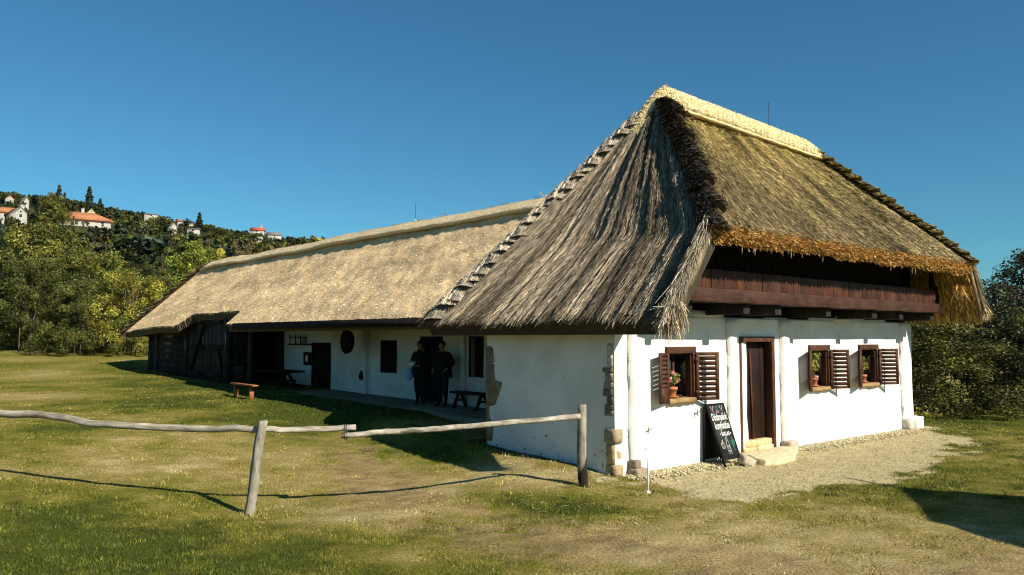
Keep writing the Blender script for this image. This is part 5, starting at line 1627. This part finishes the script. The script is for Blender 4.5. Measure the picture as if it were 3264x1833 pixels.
# ---- houses on the hill
M['tile'] = mat_flat('orange_roof_tiles', (0.40, 0.17, 0.08), 0.8, .3, 1.5, .1, 0, .3)
M['tile_red'] = mat_flat('red_roof_tiles', (0.42, 0.10, 0.05), 0.8, .3, 1.5, .1, 0, .3)
M['tile_grey'] = mat_flat('grey_roof', (0.20, 0.18, 0.16), 0.8, .3, 1.5, .1, 0, .3)
M['render_white'] = mat_flat('white_render', (0.36, 0.34, 0.30), 0.9, .10, 1, .1, 0, .1)
M['render_yellow'] = mat_flat('yellow_render', (0.60, 0.48, 0.29), 0.9, .06, 1, .1, 0, .1)
M['pane_dark'] = mat_flat('dark_window', (0.03, 0.035, 0.04), 0.3, .2, 3, .5, 0, 0)
HOUSES = []; HILLH = []
def hill_house(px, py_base, Y, w, d, wall_h, roof_h, kind, rot, wm, rm, label, chimney=None, wins=True):
    u = uu(px); X = u * Y
    z = EYE + (850 - py_base) / 2000.0 * Y
    root = empty('hill_house', (X, Y, z), rot + math.atan(-u), label, 'house')
    m = MB(); m.box((-w / 2, -d / 2, -9), (w / 2, d / 2, wall_h))
    o = .22
    if kind == 'gable':                        # gable end towards the viewer
        m.add([(-w / 2, -d / 2, wall_h), (w / 2, -d / 2, wall_h), (0, -d / 2, wall_h + roof_h), (-w / 2, d / 2, wall_h), (w / 2, d / 2, wall_h), (0, d / 2, wall_h + roof_h)], [[0, 1, 2], [5, 4, 3]])
    m.build('wall', wm, root)
    r = MB()
    if kind == 'gable':
        t = .14
        for sgn in (-1, 1):
            r.add([(sgn * (w / 2 + o), -d / 2 - o, wall_h - o * roof_h / (w / 2)), (0, -d / 2 - o, wall_h + roof_h + .02), (0, d / 2 + o, wall_h + roof_h + .02), (sgn * (w / 2 + o), d / 2 + o, wall_h - o * roof_h / (w / 2)),
                   (sgn * (w / 2 + o), -d / 2 - o, wall_h - o * roof_h / (w / 2) + t), (0, -d / 2 - o, wall_h + roof_h + t), (0, d / 2 + o, wall_h + roof_h + t), (sgn * (w / 2 + o), d / 2 + o, wall_h - o * roof_h / (w / 2) + t)],
                  [[0, 1, 2, 3], [7, 6, 5, 4], [0, 4, 5, 1], [3, 2, 6, 7], [0, 3, 7, 4]])
    elif kind == 'hip':
        a, b = w / 2 + .9, d / 2 + .9; rl = max(.5, w / 2 - d / 2)
        r.add([(-a, -b, wall_h), (a, -b, wall_h), (a, b, wall_h), (-a, b, wall_h), (-rl, 0, wall_h + roof_h), (rl, 0, wall_h + roof_h)], [[0, 1, 5, 4], [1, 2, 5], [2, 3, 4, 5], [3, 0, 4], [3, 2, 1, 0]])
    elif kind == 'side':                       # ridge along the width
        a, b = w / 2 + .25, d / 2 + .4
        r.add([(-a, -b, wall_h), (a, -b, wall_h), (a, b, wall_h), (-a, b, wall_h), (-a, 0, wall_h + roof_h), (a, 0, wall_h + roof_h)], [[0, 1, 5, 4], [2, 3, 4, 5], [1, 2, 5], [3, 0, 4], [3, 2, 1, 0]])
    else:
        r.box((-w / 2 - .25, -d / 2 - .25, wall_h), (w / 2 + .25, d / 2 + .25, wall_h + .2))
    ro = r.build('roof', rm, root)
    if chimney is not None:
        c = MB(); c.box((chimney - .42, -.4, wall_h + roof_h * .4), (chimney + .42, .4, wall_h + roof_h + 1.0)); c.box((chimney - .5, -.5, wall_h + roof_h + 1.0), (chimney + .5, .5, wall_h + roof_h + 1.15)); c.build('chimney', M['render_white'], ro)
    if wins:
        n = max(1, int(w / 4))
        for i in range(n):
            x = -w / 2 + w * (i + .5) / n
            q = MB(); q.box((x - .3, -d / 2 - .06, wall_h * .3), (x + .3, -d / 2 + .02, wall_h * .8)); q.build('window', M['pane_dark'], root)
        if kind == 'gable':
            q = MB(); q.box((-.2, -d / 2 - .06, wall_h + .15), (.2, -d / 2 + .02, wall_h + .5)); q.build('window', M['pane_dark'], root)
    HILLH.append((u, w, Y, z, wall_h)); HOUSES.append((u, w / 2 / Y + .008, Y, (850 - py_base) / 2000.0 + .6 * wall_h / Y))
hill_house(203, 568, 236, 13.4, 8, 1.5, 2.7, 'hip', .12, M['render_white'], M['tile'], 'long low house with an orange hipped roof and a white chimney', -.4)
hill_house(219, 541, 262, 2.2, 4, .9, 1.1, 'gable', .15, M['render_yellow'], M['tile_grey'], 'small cream gable peeping over the long orange roof')
hill_house(32, 552, 205, 3.0, 6, 1.6, 1.4, 'gable', .30, M['render_white'], M['tile_grey'], 'white gabled house grown with ivy at the left edge', 1.2)
hill_house(2, 550, 208, 4.0, 5, 1.5, 1.7, 'side', .05, M['render_white'], M['tile'], 'bright orange roofed house cut by the left edge', None)
hill_house(11, 502, 290, 2.4, 5, .5, .9, 'gable', .1, M['render_white'], M['tile_red'], 'white gable on the skyline at the far left', None, False)
hill_house(48, 509, 285, 1.7, 5, .6, 1.3, 'gable', .4, M['render_white'], M['tile_grey'], 'steep white gable on the skyline right of the first', None, False)
hill_house(372, 545, 300, 4.6, 4, .8, .2, 'flat', .08, M['render_white'], M['tile_grey'], 'flat white house on the skyline left of the slope', None)
hill_house(426, 574, 255, 1.7, 4, .6, 1.0, 'gable', .35, M['render_white'], M['tile_grey'], 'little white gable with a grey roof among the trees', None, False)
hill_house(445, 559, 290, 1.5, 3, .4, .8, 'side', .2, M['render_white'], M['tile_red'], 'small red roof beside the round dark tree', None, False)
hill_house(475, 569, 280, 1.3, 2, .8, .15, 'flat', .1, M['render_yellow'], M['tile_grey'], 'tiny yellow box house between the two dark trees', None, False)
hill_house(482, 584, 250, 3.6, 3, .9, .15, 'flat', -.1, M['render_white'], M['tile_grey'], 'white flat roofed bungalow below the bushy conifer', None)
hill_house(644, 586, 330, 5.2, 5, .9, 1.5, 'side', -.15, M['render_white'], M['tile_red'], 'red tiled house on the skyline above the thatch', 1.3)
hill_house(686, 597, 330, 5.4, 4, .9, 1.3, 'side', .1, M['render_white'], M['tile_grey'], 'pale grey roofed house lowest on the skyline', None)

def hides(u, Y, ztop, hw):
    """would a tree here stand in the clearing kept below a house?"""
    e = (ztop - EYE) / Y
    for hu, hwid, hY, he in HOUSES:
        if Y < hY + 6 and abs(u - hu) < hwid + hw / Y and e > he: return True
    return False
# ---- nearer hillside trees, each its own
LABS = {'g': 'mid green round tree in the wood on the lower hillside', 'd': 'dark green tree in the wood on the lower hillside', 'o': 'olive yellowing tree in the wood on the lower hillside', 'r': 'rust-tinged brown tree in the wood on the lower hillside'}
CLS = {'g': G_MD, 'd': G_DK, 'o': G_OL, 'r': G_RB}
rg = np.random.default_rng(77)
cnt = 0; tries = 0; placed = []
while cnt < 110 and tries < 4000:
    tries += 1
    Y = rg.uniform(42, 112) ; u = rg.uniform(-.74, -.18)
    X = u * Y
    sc_ = rg.uniform(.38, .75)
    if any((X - a) ** 2 + (Y - b) ** 2 < (1.9 * sc_ + 1.0) ** 2 for a, b in placed): continue
    s_, t_ = to_local(X, Y)
    if float(t_) < 25: continue
    z = gzs(X, Y)
    if hides(u, Y, z + 9 * sc_, 3.2 * sc_): continue
    if (z + 9 * sc_ - EYE) / Y > np.interp(u, [-.75, -.644, -.54, -.5, -.42, -.34, -.25], [.14, .128, .118, .110, .098, .10, .095]): continue
    if Y < 58 and -.46 < u < -.36: continue
    c = rg.choice(list('gggdddoor'))
    col = np.array(CLS[c]) * rg.uniform(.75, 1.25)
    tree('tree%d' % rg.integers(0, 4), 'hillside_tree', (X, Y, z - .3), sc_, rg.uniform(0, 6), tuple(col), LABS[c], 'tree', 'trees in the hillside wood')
    placed.append((X, Y)); cnt += 1
# ---- the rest of the wood, far up the hill: one mass
mb = MB()
rg = np.random.default_rng(5)
n_t = 0; tries = 0
tps = []
for k in range(6):
    V, F, C, cen = crown(600 + k, 1.0, .38, 26, 9, .085, .06, 'round' if k < 5 else 'conifer')
    tps.append((V, F, C))
tones = [G_DK, G_DK, G_MD, G_MD, G_OL, (.10, .085, .03), G_BL, (.11, .12, .028)]
while n_t < 3000 and tries < 40000:
    tries += 1
    Y = math.sqrt(rg.uniform(100 ** 2, 420 ** 2)); u = rg.uniform(-.95, .25) if rg.random() < .93 else rg.uniform(.25, 1.1)
    X = u * Y; z = gzs(X, Y)
    h = rg.uniform(4.0, 8.5) * (1 if u < .25 else .7)
    if Y > 230: h *= .62
    if hides(u, Y, z + h, h * .36): continue
    V, F, C = tps[0 if rg.random() > .97 else rg.integers(0, 5)] if rg.random() > .05 else tps[5]
    a = rg.uniform(0, 2 * PI); ca, sa = math.cos(a), math.sin(a); wd = h * rg.uniform(.85, 1.25)
    P = np.stack([(V[:, 0] * ca - V[:, 1] * sa) * wd + X, (V[:, 0] * sa + V[:, 1] * ca) * wd + Y, V[:, 2] * h + z - .2], -1)
    mb.add(P, F, C * np.array(tones[rg.integers(0, len(tones))]) * rg.uniform(.5, 1.05))
    n_t += 1
for hu, hw, hY, hz, hwall in HILLH:            # garden trees growing up in front of each house
    for q in range(max(3, int(hw * 1.1))):
        Y = hY - rg.uniform(6, 12); X = hu * hY + rg.uniform(-.62, .62) * hw; X *= Y / hY
        z = gzs(X, Y); top = EYE + (hz - EYE + hwall * rg.uniform(.15, .95)) * Y / hY
        h = max(1.5, top - z)
        V, F, C = tps[rg.integers(0, 5)]
        wd = min(h, 3.2) * rg.uniform(.5, .8)
        P = np.stack([V[:, 0] * wd + X, V[:, 1] * wd + Y, V[:, 2] * h + z], -1)
        mb.add(P, F, C * np.array(tones[rg.integers(0, len(tones))]) * rg.uniform(.5, 1.0))
wd_ = mb.build('hillside_woodland', M['leaf']); wd_.color = (1, 1, 1, 1)
tag(wd_, 'mixed autumn woodland covering the upper hillside', 'woodland', kind='stuff')
print('trees', cnt, n_t)
